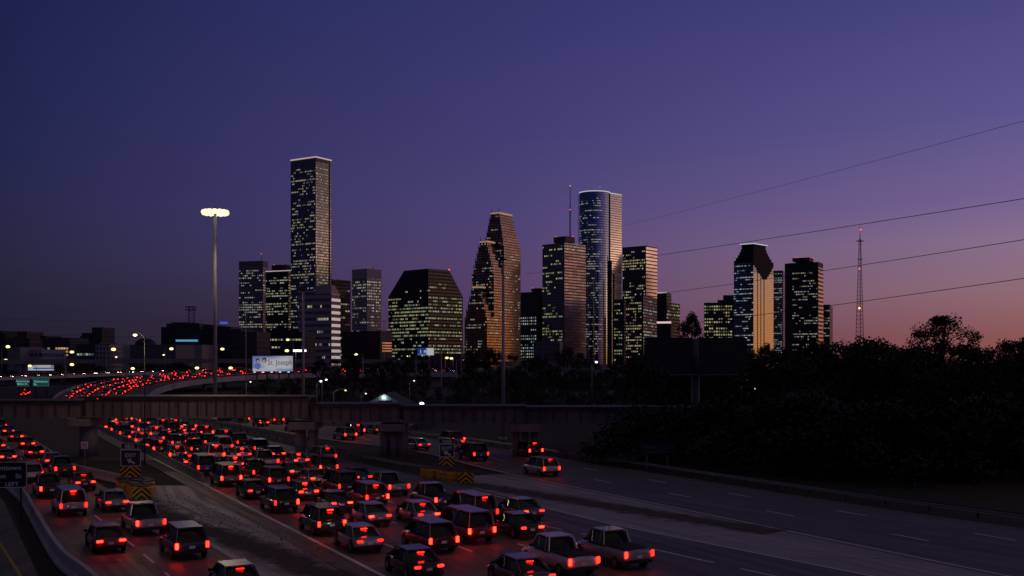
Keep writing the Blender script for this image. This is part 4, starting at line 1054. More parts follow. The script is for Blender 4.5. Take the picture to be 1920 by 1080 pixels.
# 16-18 right-hand towers
fm = facade("blue_slab", 2.4, 4.0, .8, .5, (.22, .23, .30), (.10, .10, .13), metal=.6, rough=.2)
t = simple("office_tower", "slim blue-grey tower squeezed between the gold-faced tower and the dark rounded tower", 1449, 1468, 1471, 507, 2000, 20, fm, 2.4, 4.0, .7, .45, ("cool", .35, .5), None); t.finish()
D = 1640; t = Tower("rounded_tower", "dark tower with rounded left corner and red lights on its roof box", "skyscraper", 1467, 1534, 1543.5, D, 29, "downtown towers")
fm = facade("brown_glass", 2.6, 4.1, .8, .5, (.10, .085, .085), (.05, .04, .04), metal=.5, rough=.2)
H = t.h(491); rc = t.wl * .28
cor = [tuple((t.u * (t.wl - rc + rc * math.sin(R(x_))) + t.v * (rc - rc * math.cos(R(x_))))[:2]) for x_ in range(90, -1, -10)]
pts = [tuple((t.v * 0)[:2]), tuple((t.v * t.wr)[:2]), tuple((t.u * t.wl + t.v * t.wr)[:2])] + cor
t.block("shaft", pts, 0, H - 8, fm); t.block("crown", pts, H - 8, H, plain("brown_crown", (.035, .028, .03), .6))
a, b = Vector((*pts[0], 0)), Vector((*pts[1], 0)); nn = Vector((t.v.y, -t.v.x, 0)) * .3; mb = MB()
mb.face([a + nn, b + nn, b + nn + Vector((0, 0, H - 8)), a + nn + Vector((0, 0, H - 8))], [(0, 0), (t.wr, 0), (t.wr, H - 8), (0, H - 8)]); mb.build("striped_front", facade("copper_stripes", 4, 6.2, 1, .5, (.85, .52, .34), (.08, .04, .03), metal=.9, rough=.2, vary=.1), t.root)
t.windows(cor[-1], pts[0], 14, H - 12, 2.6, 4.1, .7, .42, "dimpale", lambda j, n: .45, .5, seed=3)
t.pent(1484, 1527, 484.5, 491, plain("brown_penthouse_dark", (.035, .028, .03), .6), beacons=7); t.finish()
t = simple("office_tower", "smaller grey tower at the right end of the skyline", 1542, 1556, 1561.5, 571, 1700, 20, facade("grey_small", 2.8, 4.0, .6, .5, (.16, .15, .17), (.11, .09, .10), metal=.5, rough=.2), 2.8, 4.0, .6, .5, ("dimpale", .35), None); t.finish()

# ------------------------------------------------------------------ lower buildings along the left horizon and between the towers
def low(label, xl, xr, yt, D, col, rows=None, name="low_building", grid=(3.4, 4.0, .6, .45), ang=8, steps=(), glass=(.05, .05, .06), xc=None, group="low buildings on the left horizon"):
    fm = facade(name + "_wall", *grid, glass, col, metal=.2, rough=.3)
    t = Tower(name, label, "building", xl, xc or xr - .5, xr, D, ang, group)
    if not xc: t.wr = 28
    H = t.h(yt); pts = t.rect(); t.block("wall", pts, 0, H, fm)
    for k, (x0, x1, y0) in enumerate(steps):
        f0, f1 = (xr - x1) / (xr - xl), (xr - x0) / (xr - xl)
        t.block("upper_block", t.rect(t.wl * f0 + .01, t.wl * f1, 2 + k, t.wr - 2), H, t.h(y0), fm)
    for k, (y0, y1, mat, pr) in enumerate(rows or ()):
        za, zb = t.h(y1), t.h(y0); fh = grid[1]
        if zb - za < fh * 2.2: j = int((za + zb) / 2 / fh); za, zb = j * fh, (j + 1) * fh + .01
        t.windows(pts[3], pts[0], za, zb, *grid[:2], grid[2], grid[3], mat, pr, .6, seed=k + 1, even=True)
    t.finish(); return t
low("dark block at the left edge of the horizon", -30, 10, 625, 900, (.03, .03, .034), steps=((-30, 0, 620),))
low("brown brick building with a tall square tower, near the left edge", 14, 56, 634, 880, (.10, .065, .05), steps=((30, 48, 621), (22, 31, 630)))
low("dark building with a small roof block left of the orange-lit building", 56, 86, 634, 900, (.05, .05, .055), steps=((64, 84, 629.5),), rows=((648, 656, "warm", .25),))
low("office building with three rows of orange and yellow lit windows on the left horizon", 79, 131, 633, 830, (.10, .082, .08), rows=((649, 653.5, "warm", .8), (655, 659.5, "orange", .75), (662, 667, "warm", .7)), grid=(2.2, 2.6, .8, .6))
low("long white low building with dark windows below the orange-lit offices", 48, 79, 656, 700, (.34, .33, .37), grid=(3.0, 4.6, .6, .5), steps=((56, 68, 655),))
low("pale blue-grey hall at the left edge", 14, 38, 651, 690, (.20, .21, .25), grid=(9, 9, .05, .05))
low("dark stepped apartment tower with a taller slab, left of the first tall lamp row", 146, 188, 641, 920, (.05, .048, .052), steps=((148, 168, 630), (150, 168, 624), (168, 187, 613.5)), rows=((642, 668, "cool", .12),))
low("glass office front with a row of bluish lit windows, on the left horizon", 144, 180, 645, 760, (.08, .085, .095), rows=((661, 665, "cool", .8),), grid=(2.2, 2.6, .8, .6))
low("white gridded office building right of the bluish lit windows", 179, 206, 645, 740, (.36, .33, .34), grid=(2.6, 3.2, .5, .55))
low("small white panel building on the left horizon", 230, 246, 648, 720, (.5, .48, .5), grid=(12, 12, .02, .02))
t = low("long plain blue-grey hall with a low domed roof", 244, 330, 646, 700, (.11, .115, .13), grid=(11, 9, .03, .03))
mb = MB(); x_ = T(266) * 715 - t.C.x; mb.ball((x_, 22, t.h(646)), 6.0, 12, 6, (1.2, 1.2, .8)); mb.build("dome", M['roof'], t.root)
t = low("large dark building with a floodlight rack on top and a cyan light band", 302, 375, 613, 860, (.028, .026, .03), steps=((310, 372, 606), (318, 352, 604)))
mb = MB(); x0, x1 = T(328) * 850 - t.C.x, T(369) * 850 - t.C.x
mb.box(((x0 + x1) / 2, -11.5 + 4, t.h(639)), (x1 - x0, 1.2, 1.5)); mb.build("cyan_light_band", CYAN, t.root)
# floodlight rack on its roof
Yr = 872.0; t = thing("floodlight_rack", "unlit steel floodlight rack on a lattice stand on top of the dark building", "floodlight rack", (T(359) * Yr, Yr, ht(605.5, Yr)))
hz_ = ht(576, Yr) - ht(605.5, Yr); mb = MB()
for sx_ in (-2.2, 2.2):
    for sy_ in (-1.5, 1.5): mb.tube((sx_, sy_, 0), (sx_, sy_, hz_), .22, .22, 4)
for k in range(5):
    z = hz_ * k / 4.5; mb.tube((-2.2, -1.5, z), (2.2, -1.5, z + hz_ / 5), .14, .14, 4); mb.tube((2.2, -1.5, z), (-2.2, -1.5, z + hz_ / 5), .14, .14, 4)
mb.build("lattice_stand", M['darksteel'], t)
for k, z in enumerate((hz_ * .98, hz_ * .8)):
    mb = MB(); mb.box((0, -1.7, z), (8.4, .3, .3)); bar = mb.build("crossbar", M['darksteel'], t)
    for i in range(5): mb = MB(); mb.box((-3.8 + 1.9 * i, -2.0, z + .5), (1.1, .5, .9)); mb.build("floodlight", M['darksteel'], bar)
low("beige windowless hall front below the cyan light band", 325, 379, 646, 780, (.30, .27, .26), grid=(14, 10, .02, .02), steps=())
t = low("dark office building with scattered lit windows right of the floodlight rack", 375, 452, 617, 840, (.035, .034, .038), steps=((378, 400, 609), (404, 430, 612)), rows=((622, 660, "warm", .07),))
mb = MB(); x0, x1 = T(414) * 838 - t.C.x, T(428) * 838 - t.C.x; mb.box(((x0 + x1) / 2, -4, ht(605.5, 838)), (x1 - x0, .6, 1.9)); mb.build("blue_roof_sign", BLUE, t.root)
for k in range(3): mb = MB(); mb.tube((x0 + (x1 - x0) * k / 2, -3.5, t.h(613)), (x0 + (x1 - x0) * k / 2, -3.5, ht(606, 838)), .2, .2, 4); mb.build("sign_leg", M['darksteel'], t.root)
low("black wide office building with rows of lit windows above the bright billboard", 476, 572, 622, 900, (.022, .022, .024), rows=((634, 641, "green", .75), (645, 652, "pale", .35), (657, 660, "green", .2)), grid=(2.6, 3.2, .7, .5), steps=((500, 560, 618),))
low("brick building with faint windows left of the black office building", 436, 482, 622, 800, (.075, .05, .052), grid=(3, 4, .5, .5), rows=((625, 645, "warm", .12),))
t = low("dark brown block with orange lit floors, left of the sloped-roof building", 640, 735, 620, 880, (.085, .05, .05), grid=(30, 12, .02, .02), xc=713, ang=40, group="low buildings between the towers")
ob = glow("orange_band_glow", (1, .36, .12), .42); a, b = Vector((*t.rect()[0], 0)), Vector((*t.rect()[1], 0)); nn = Vector((t.v.y, -t.v.x, 0)) * .3
for py in (643, 648, 653, 658):
    c_ = (a * .45 + b * .55) + nn; mb = MB(); mb.box((c_.x, c_.y, t.h(py)), ((b - a).length * .78, .4, .95), math.atan2(t.v.y, t.v.x)); mb.build("bright_band", ob, t.root)
low("reddish building with pale pilasters behind the trees, below the sloped-roof building", 806, 868, 663, 620, (.16, .085, .07), grid=(3.2, 20, .35, .95), group="low buildings between the towers")
low("small pale flat-roofed building at the foot of the antenna tower", 1000, 1050, 640, 900, (.14, .12, .14), grid=(4, 4, .4, .4), rows=((645, 665, "pale", .15),), group="low buildings between the towers")

# ------------------------------------------------------------------ trees: a tapered trunk with limbs and a crown of many small leaf faces
def tree_meshes(seed, h=12.0, r=4.2, low=.22, nclump=26, leaves=150, leaf=.42, flat=1.0, spread=1.0):
    rr = random.Random(seed); tr = MB(); cl = []
    base_top = h * low + h * .22
    tr.tube((0, 0, -.2), (rr.uniform(-.2, .2), rr.uniform(-.2, .2), base_top), h * .028, h * .017, 7)
    for i in range(nclump):
        a = rr.uniform(0, 6.283); z = rr.uniform(h * low, h * .95); f = (z - h * low) / (h * (1 - low))
        prof = math.sin(min(1, f * .85 + .22) * math.pi) ** .6 * flat
        q = r * prof * rr.uniform(.3, 1.0) ** .6
        c_ = Vector((q * math.cos(a), q * math.sin(a), z)); cl.append((c_, rr.uniform(.55, 1.15) * r * .33 * spread))
    for c_, _ in cl[::2]:
        st = Vector((0, 0, max(h * .18, c_.z * .55))); mid = st.lerp(c_, .55) + Vector((0, 0, -.3))
        tr.tube(st, mid, h * .011, h * .007, 5, cap=False); tr.tube(mid, c_, h * .007, h * .002, 4, cap=False)
    cr = MB()
    for c_, cr_ in cl:
        for _ in range(leaves):
            d = Vector((rr.gauss(0, 1), rr.gauss(0, 1), rr.gauss(0, .8))); d.normalize()
            p = c_ + d * cr_ * rr.random() ** .45
            n_ = Vector((rr.gauss(0, 1), rr.gauss(0, 1), rr.gauss(0, 1))).normalized(); x = n_.orthogonal().normalized(); y = n_.cross(x); s_ = leaf * rr.uniform(.55, 1.2)
            cr.face([p - x * s_ * .5, p + y * s_ * .3, p + x * s_ * .5, p - y * s_ * .3])
    return tr.mesh("trunk", M['bark']), cr.mesh("crown", M['leaf'])
PROTO = [tree_meshes(11), tree_meshes(12, r=4.8, low=.15), tree_meshes(13, r=3.6, nclump=22), tree_meshes(14, r=5.2, low=.1, nclump=30), tree_meshes(15, r=4.4, nclump=20, leaves=120)]
SHRUB = [tree_meshes(21, h=4.5, r=3.4, low=.02, nclump=20, leaves=130, leaf=.34), tree_meshes(22, h=4.0, r=3.8, low=.02, nclump=22, leaves=130, leaf=.34)]
def plant(name, label, cat, px, Y, top, k, group, wid=1.0, protos=PROTO, h0=12.0, base=0.0):
    t = thing(name, label, cat, (T(px) * Y, Y, base), random.uniform(0, 6.28), group)
    s_ = (ht(top, Y) - base) / h0 / .98; t.scale = (s_ * wid, s_ * wid, s_)
    a, b = protos[k % len(protos)]; link("trunk", a, t); link("crown", b, t); return t
def ordinal(i):
    w = ["first", "second", "third", "fourth", "fifth", "sixth", "seventh", "eighth", "ninth", "tenth", "eleventh", "twelfth", "thirteenth", "fourteenth", "fifteenth", "sixteenth", "seventeenth", "eighteenth", "nineteenth"]
    if i < len(w): return w[i]
    tens = {2: "twenty", 3: "thirty", 4: "forty", 5: "fifty", 6: "sixty"}; tn = {20: "twentieth", 30: "thirtieth", 40: "fortieth", 50: "fiftieth", 60: "sixtieth"}
    q = i + 1
    return tn[q] if q in tn else (tens[q // 10] + "-" + w[q % 10 - 1] if q < 70 else f"number {q}")
def contour(pts, px):
    for (x0, y0), (x1, y1) in zip(pts, pts[1:]):
        if px <= x1: return y0 + (y1 - y0) * max(0, (px - x0)) / (x1 - x0)
    return pts[-1][1]
CR = [(1170, 660), (1205, 652), (1330, 645), (1400, 646), (1440, 652), (1480, 648), (1520, 642), (1580, 634), (1605, 627), (1640, 636), (1690, 641), (1720, 640), (1800, 642), (1850, 648), (1875, 638), (1905, 630), (1980, 630)]
rr = random.Random(17); i = 0
for px in range(1186, 1990, 24):
    Y = rr.uniform(165, 215) if px > 1420 else rr.uniform(185, 230)
    plant("dark_tree", f"dark tree in the back row of the right-hand woods, {ordinal(i)} from the left", "tree", px + rr.uniform(-6, 6), Y, contour(CR, px) + rr.uniform(1, 13), rr.randrange(5), "trees in the back row of the right-hand woods", rr.uniform(.8, 1.15)); i += 1
i = 0
for px in range(1190, 2010, 40):
    Y = rr.uniform(128, 148)
    if 1190 < px < 1420: Y = rr.uniform(158, 175)
    plant("dark_tree", f"dark tree in the front row of the right-hand woods, {ordinal(i)} from the left", "tree", px + rr.uniform(-8, 8), Y, contour(CR, px) + rr.uniform(14, 34), rr.randrange(5), "trees in the front row of the right-hand woods", rr.uniform(1.1, 1.4)); i += 1
i = 0
for px in range(1200, 2040, 52):
    Y = rr.uniform(100, 112) if px > 1450 else rr.uniform(116, 124)
    plant("shrub", f"dark shrub below the right-hand woods, {ordinal(i)} from the left", "shrub", px, Y, rr.uniform(745, 775), i, "shrubs below the right-hand woods", rr.uniform(1.0, 1.5), SHRUB, 4.5); i += 1
tall = tree_meshes(31, h=20, r=5.6, low=.48, nclump=34, leaves=190, leaf=.45, flat=1.05, spread=.95)
plant("tall_tree", "tall spreading tree with an open crown standing out above the right-hand woods", "tree", 1765, 200, 594, 0, None, 1.2, [tall], 20.0)
plant("tall_tree", "dark tree standing between the stepped block and the yellow-lit block", "tree", 1297, 420, 588, 0, None, .8, [tree_meshes(33, h=20, r=6, low=.1, nclump=70, leaves=110, leaf=.6, spread=.8)], 20.0)
plant("tree", "small tree silhouetted against the gold tower base, behind the dark billboard", "tree", 1437, 330, 645, 2, None, .8)
CM = [(590, 690), (602, 676), (640, 662), (700, 672), (740, 664), (790, 670), (815, 684), (850, 682), (868, 662), (900, 654), (950, 653), (1000, 662), (1040, 652), (1075, 655), (1110, 672), (1130, 684), (1150, 672), (1190, 660), (1230, 655)]
i = 0
for px in range(604, 1236, 21):
    if 798 < px < 866: continue
    Y = rr.uniform(300, 380)
    plant("dark_tree", f"dark tree at the foot of the skyline, {ordinal(i)} from the left in the far row", "tree", px + rr.uniform(-5, 5), Y, contour(CM, px) + rr.uniform(-2, 10), rr.randrange(5), "trees below the skyline, far row", rr.uniform(.75, 1.05)); i += 1
i = 0
for px in range(585, 1240, 36):
    Y = rr.uniform(205, 255)
    plant("dark_tree", f"dark tree just behind the rail bridge, {ordinal(i)} from the left in the near row", "tree", px + rr.uniform(-6, 6), Y, max(contour(CM, px) + 14, 688) + rr.uniform(4, 22) + (34 if 660 < px < 770 else 0), rr.randrange(5), "trees behind the rail bridge, near row", rr.uniform(1.0, 1.35)); i += 1
for i, px in enumerate((470, 505, 540, 572)):
    plant("dark_tree", f"dark low tree between the bright billboard and the rail bridge, {ordinal(i)} from the left", "tree", px, rr.uniform(205, 245), 705 + rr.uniform(-3, 6), i, "low trees under the bright billboard", 1.1)
for i, (px, y) in enumerate(((275, 688), (310, 690), (333, 686), (352, 690), (20, 700), (110, 690), (150, 688), (185, 690))):
    plant("shrub", f"dark shrub under the overpass near the {'left edge' if px < 200 else 'curving ramp'}, {ordinal(i if i < 4 else i - 4)} from the left", "shrub", px, 600, y - 3, i, "shrubs under the overpass", 1.6, SHRUB, 4.5)

# ------------------------------------------------------------------ lamps
lamp_head = None
def street_lamp(px, py, Y, label, base=0.0, arm=-1, mat='sodium_far', head=(1.5, .9, .55), r=.16, arm_len=2.0, pm='steel'):
    """pole with a curved arm and a glowing cobra head; px, py is the glowing head in the picture"""
    p = at(px, py, Y); X0 = p.x + arm * -arm_len
    t = thing("street_lamp", label, "street lamp", (X0, Y, base), 0, "lit street lamps")
    zh = p.z - base
    mb = MB(); mb.tube((0, 0, 0), (0, 0, zh - .3), r, r * .6, 8); mb.build("pole", M[pm], t)
    mb = MB(); mb.tube((0, 0, zh - .35), (arm * arm_len * .55, 0, zh + .25), r * .5, r * .4, 6, cap=False); mb.tube((arm * arm_len * .55, 0, zh + .25), (arm * arm_len, 0, zh + .3), r * .4, r * .4, 6); mb.build("arm", M[pm], t)
    mb = MB(); mb.ball((arm * arm_len, -.1, zh), .5, 12, 8, head); mb.build("lamp", M[mat], t)
    return t
L_ = [  # px, py, distance, base height, pole side, size, which one
    (15, 650, 520, 3.4, 1, 2.1, "upper of the two lamps at the left edge of the photo"),
    (11, 675.5, 620, 0, -1, 2.0, "lower of the two lamps at the left edge of the photo"),
    (135, 660, 430, 0, 1, 2.0, "tall lamp in front of the orange-lit offices"),
    (135, 683.5, 560, 3.5, 1, 2.0, "lower lamp straight under the one by the orange-lit offices"),
    (213, 655, 440, 4.0, 1, 2.3, "broad bright lamp beside the white gridded office building"),
    (218, 669.5, 700, 0, 1, 1.1, "small lamp under the broad bright lamp by the white gridded building"),
    (56, 686, 500, 0, -1, 1.8, "lamp overlapping the left end of the long violet billboard"),
    (249, 691, 540, 4.0, 1, 1.9, "lamp just behind the thin dark pole, above the ramp"),
    (321.5, 654, 500, 6.5, 1, 2.0, "lamp at the foot of the dark building with the cyan band"),
    (307, 665.5, 640, 11, -1, 1.1, "faint small lamp left of the cyan-band building's lamp"),
    (369.5, 690, 520, 7.0, -1, 2.0, "lamp above the ramp left of the tall light mast"),
    (417, 654.5, 510, 7.4, 1, 1.9, "lamp right of the tall light mast"),
    (432.5, 690, 510, 7.6, -1, 2.0, "lamp above the ramp right of the tall light mast"),
    (538, 657.5, 540, 0, -1, 2.0, "lamp just above the bright billboard"),
    (539.5, 637, 760, 0, -1, 1.6, "highest lamp above the bright billboard, against the black office building"),
    (667.5, 664.5, 420, 0, -1, 1.6, "lamp among the trees under the dark brown block"),
    (793, 665.5, 430, 0, 1, 1.7, "lamp right under the blue and white billboard"),
    (838, 671, 520, 0, -1, 1.6, "left of the two lamps before the reddish building"),
    (846.5, 672, 520, 0, 1, 1.6, "right of the two lamps before the reddish building"),
    (648, 732, 190, 0, 1, 1.0, "low lamp between the bridge and the trees, left of the white gable"),
    (764, 668, 420, 0, 1, .7, "tiny lamp left of the blue and white billboard"),
    (869, 675, 420, 0, 1, .8, "small pale lamp right of the reddish building"),
]
for (px, py, Y, b, arm, sz, which) in L_:
    k = Y / 500.0
    street_lamp(px, py, Y, f"lit street lamp, {which}", b, arm, 'sodium_far', (sz * 1.0 * k, sz * .6 * k, sz * .62 * k), .12 + .08 * k, 1.6 + 1.4 * k)
# far white lights in the dark of the woods, on poles of their own
for (px, py, Y, sz, which, mt) in ((791, 757, 172, .45, "blue-green lamp right of the white gable", 'teal_lamp'), (686, 738, 200, .2, "tiny white lamp left of the white gable", 'white_lamp'), (776.5, 714, 196, .18, "tiny pale lamp among the trees above the gable", 'white_lamp'),
                               (1118, 679, 200, .35, "small white lamp at the foot of the rounded blue tower", 'white_lamp'), (1400.5, 711, 148, .3, "upper small white lamp right of the dark billboard", 'white_lamp'), (1414, 728, 150, .28, "lower small white lamp right of the dark billboard", 'white_lamp'), (1398, 634, 200, .3, "small white lamp at the top right corner of the dark billboard", 'white_lamp'),
                               (612, 712, 200, .3, "white lamp in the trees right of the bright billboard", 'white_lamp'), (602, 715, 204, .35, "bluish white lamp in the trees right of the bright billboard", 'white_lamp'), (2, 752, 330, .55, "white lamp at the very left edge above the rail bridge", 'white_lamp'), (470, 716, 200, .2, "dim lamp under the ramp, left of the bright billboard", 'white_lamp')):
    street_lamp(px, py, Y, f"lit lamp, {which}", 0, 1, mt, (1.5 * sz, sz, sz), .07, .8)
# white bar lamp by the bright billboard
Y = 420; t = thing("bar_lamp", "white bar-shaped lamp on two thin posts, up and right of the bright billboard", "lamp", (T(562) * Y, Y, 0))
mb = MB(); mb.box((0, 0, ht(657.5, Y)), (5.0, .8, .8)); mb.build("lamp", M['white_lamp'], t)
for x in (-1.6, 1.6): mb = MB(); mb.tube((x, .2, 0), (x, .2, ht(658.5, Y)), .14, .1, 6); mb.build("post", M['steel'], t)

# high masts
def mast(px, ptop, Y, label, r0, r1, lit):
    t = thing("light_mast", label, "light mast", (T(px) * Y, Y, 0)); H = ht(ptop, Y)
    mb = MB(); mb.tube((0, 0, 0), (0, 0, H), r0, r1, 14); mb.tube((0, 0, 0), (0, 0, .5), r0 * 1.9, r0 * 1.9, 12); mb.build("pole", M['mast'], t)
    if lit:
        mb = MB(); n_ = 20; rad = 1.9
        for i in range(n_):
            a, b = 2 * math.pi * i / n_, 2 * math.pi * (i + 1) / n_
            mb.tube((rad * math.cos(a), rad * math.sin(a), H - .2), (rad * math.cos(b), rad * math.sin(b), H - .2), .09, .09, 5, cap=False)
        for i in range(4): mb.tube((0, 0, H - .1), (rad * math.cos(i * 1.57), rad * math.sin(i * 1.57), H - .2), .06, .06, 5)
        ring = mb.build("lowering_ring", M['darksteel'], t)
        mb = MB(); mb.tube((0, 0, H - .3), (0, 0, H + .7), .4, .3, 10); mb.build("head_frame", M['darksteel'], t)
        mb = MB(); mb.ball((0, 0, 0), .56, 12, 8, (1, 1, .95)); lm = mb.mesh("luminaire", M['mast_lamp'])
        mb = MB(); mb.tube((0, 0, .25), (0, 0, .55), .38, .2, 10); hm = mb.mesh("housing", M['darksteel'])
        pl = bpy.data.lights.new('mast_light', 'SPOT'); pl.energy = 4500; pl.color = (1, .76, .46); pl.shadow_soft_size = .8; pl.spot_size = R(140); pl.spot_blend = .6
        for i in range(4):   # the luminaires throw their light outwards and down
            po = bpy.data.objects.new('mast_light', pl); COL.objects.link(po); po.parent = t; a = R(45 + 90 * i)
            po.location = (2.7 * math.cos(a), 2.7 * math.sin(a), H - .9); po.rotation_euler = Vector((-math.cos(a), -math.sin(a), 1.0)).to_track_quat('Z', 'Y').to_euler()
        for i in range(14):
            a = 2 * math.pi * i / 14; o = link("luminaire", lm, t); o.location = (2.1 * math.cos(a), 2.1 * math.sin(a), H - .35); q = link("housing", hm, o)
    else:
        mb = MB(); mb.box((0, 0, H + .1), (.9, .5, .25)); mb.build("cap", M['darksteel'], t)
    return t
M['mast'] = plain("mast_galvanised", (.36, .34, .36), .5, .3)
M['mast_lamp'] = glow("mast_lamp_glow", (1, .88, .56), 1.25, sample=False)
mast(403.5, 395, 203, "very tall light mast with a blazing ring of lamps, right of the curving ramp", .40, .24, True)
mast(568.5, 545, 170, "tall unlit grey mast in front of the pale banded building", .26, .17, False)
mast(943.5, 488, 150, "tall unlit mast in front of the stepped gable tower", .30, .16, False)
for px, top, Y, lb in ((827.5, 650, 300, "grey pole left of the two lamps before the reddish building"), (864.5, 652, 300, "thin grey pole right of the reddish building"), (461, 570, 190, "thin pole rising left of the bright billboard"), (720, 600, 330, "thin dark utility pole before the dark brown block")):
    t = thing("utility_pole", lb, "pole", (T(px) * Y, Y, 0)); H = ht(top, Y)
    mb = MB(); mb.tube((0, 0, 0), (0, 0, H), .2 if px in (827.5,) else .09, .12 if px == 827.5 else .07, 8); mb.build("pole", M['mast'], t)
    mb = MB(); mb.box((0, 0, H - .3), (1.6, .12, .12)); mb.build("crossarm", M['darksteel'], t)
gl = street_lamp(254, 628, 115, "lit lamp on a thin dark pole before the rail bridge, by the 48A sign", 0, -1, 'sodium_far', (.5, .3, .25), .085, 1.0, 'roof')
pl = bpy.data.lights.new('lamp_light', 'POINT'); pl.energy = 420; pl.color = (1, .72, .38); pl.shadow_soft_size = .4
po = bpy.data.objects.new('lamp_light', pl); COL.objects.link(po); po.parent = gl; po.location = (-1.0, -.1, ht(628, 115) - .6)

# radio mast on the right
Y = 900.0; t = thing("radio_mast", "thin red-lit lattice radio mast rising from the woods, right of the skyline", "radio mast", (T(1612.5) * Y, Y, 0)); H = ht(424, Y)
H1 = ht(448, Y); mb = MB(); nseg = 34
def leg(i, z): 
    k = 4.6 * (1 - z / H1 * .82); a = R(120 * i + 20); return Vector((k * math.cos(a), k * math.sin(a), z))
for i in range(3):
    mb.tube(leg(i, 0), leg(i, H1), .27, .2, 5, cap=False)
    for s_ in range(nseg):
        z0, z1 = H1 * s_ / nseg, H1 * (s_ + 1) / nseg
        mb.tube(leg(i, z0), leg((i + 1) % 3, z1), .11, .11, 3, cap=False); mb.tube(leg(i, z1), leg((i + 1) % 3, z1), .13, .13, 3, cap=False)
lt = mb.build("lattice", plain("mast_red_paint", (.22, .05, .045), .6), t)
mb = MB(); mb.tube((0, 0, H1), (0, 0, H), .32, .14, 6); mb.build("whip", M['darksteel'], t)
mb = MB(); mb.box((0, 0, ht(452, Y)), (5, 4, .5)); mb.box((0, 0, ht(486, Y)), (3.6, 3, .4)); mb.build("platform", M['darksteel'], t)
for py, mt in ((431, 'red_lamp'), (504, 'red_lamp'), (578, 'amber')):
    mb = MB(); mb.ball((-1.0 if py > 500 else 0, -1.5, ht(py, Y)), .75); mb.build("beacon", M[mt], t)

# power lines from a pole beyond the right edge to a pole among the trees
def wire(label, pts, r, drop=1.0):
    A, B = pts; n_ = 30; P = []
    for i in range(n_ + 1):
        f_ = i / n_; p = Vector(A).lerp(Vector(B), f_); p.z -= drop * 4 * f_ * (1 - f_); P.append(p)
    mb = MB(); mb.path(P, r, 4); return props(mb.build("power_line", M['wire'], None), label, "power line", "power lines across the sky")
M['wire'] = plain("wire_black", (.02, .018, .022), .6)
YA, YB = 105.0, 300.0
for lb, r_, a_, b_ in (("faint uppermost power line crossing the purple sky at right", .025, (1960, 216, 110), (1165, 424, 330)), ("power line crossing the flared-top tower's crown", .045, (1960, 366, 105), (985, 514, 280)),
                   ("power line crossing in front of the gold face of the flared-top tower", .045, (1960, 443, 105), (1225, 552, 230)), ("lowest power line, at the height of the smaller right-hand tower", .045, (1960, 516, 105), (1240, 612, 200))):
    wire(f"black {lb}" if "faint" not in lb else lb, (at(*a_), at(*b_)), r_, .25)
for k, (y0, y1) in enumerate(((596, 602), (624, 630), (641, 645))):
    wire(f"{('upper', 'middle', 'lower')[k]} of three faint power lines across the dark left sky", (at(-30, y0, 420), at(450, y1, 420)), .05, .8)

# ------------------------------------------------------------------ traffic, each vehicle standing on its lane with its lamps lit
def ring_loft(mb, stations, mi=0):
    rings = []
    for y, hw, zb, zt, tum in stations:
        zm = zb + (zt - zb) * .55
        P = [(-hw * .88, y, zb), (-hw, y, zb + .14), (-hw, y, zm), (-hw * tum, y, zt), (hw * tum, y, zt), (hw, y, zm), (hw, y, zb + .14), (hw * .88, y, zb)]
        rings.append([mb.bm.verts.new(p) for p in P])
    for a, b in zip(rings, rings[1:]):
        for i in range(8):
            f = mb.bm.faces.new([a[i], a[(i + 1) % 8], b[(i + 1) % 8], b[i]]); f.smooth = True; f.material_index = mi
    mb.bm.faces.new(rings[0]); mb.bm.faces.new(list(reversed(rings[-1])))
    bmesh.ops.recalc_face_normals(mb.bm, faces=mb.bm.faces)
VEH = {}
def smooth_mesh(mb, name, lv):
    mb0 = mb.mesh(name, M['paint0']); o = bpy.data.objects.new("tmp", mb0); COL.objects.link(o); md = o.modifiers.new("s", 'SUBSURF'); md.levels = md.render_levels = lv
    me = bpy.data.meshes.new_from_object(o.evaluated_get(bpy.context.evaluated_depsgraph_get())); bpy.data.objects.remove(o); me.name = name
    for ax in (0, 1):   # the smoothed body keeps the length and width of its outline
        k0, k1 = max(abs(v.co[ax]) for v in mb0.vertices), max(abs(v.co[ax]) for v in me.vertices)
        for v in me.vertices: v.co[ax] *= k0 / k1
    return me
M['tail_dim'] = glow('dim_tail_lamp_glow', (1, .02, .01), .3, base=(.2, .01, .01))
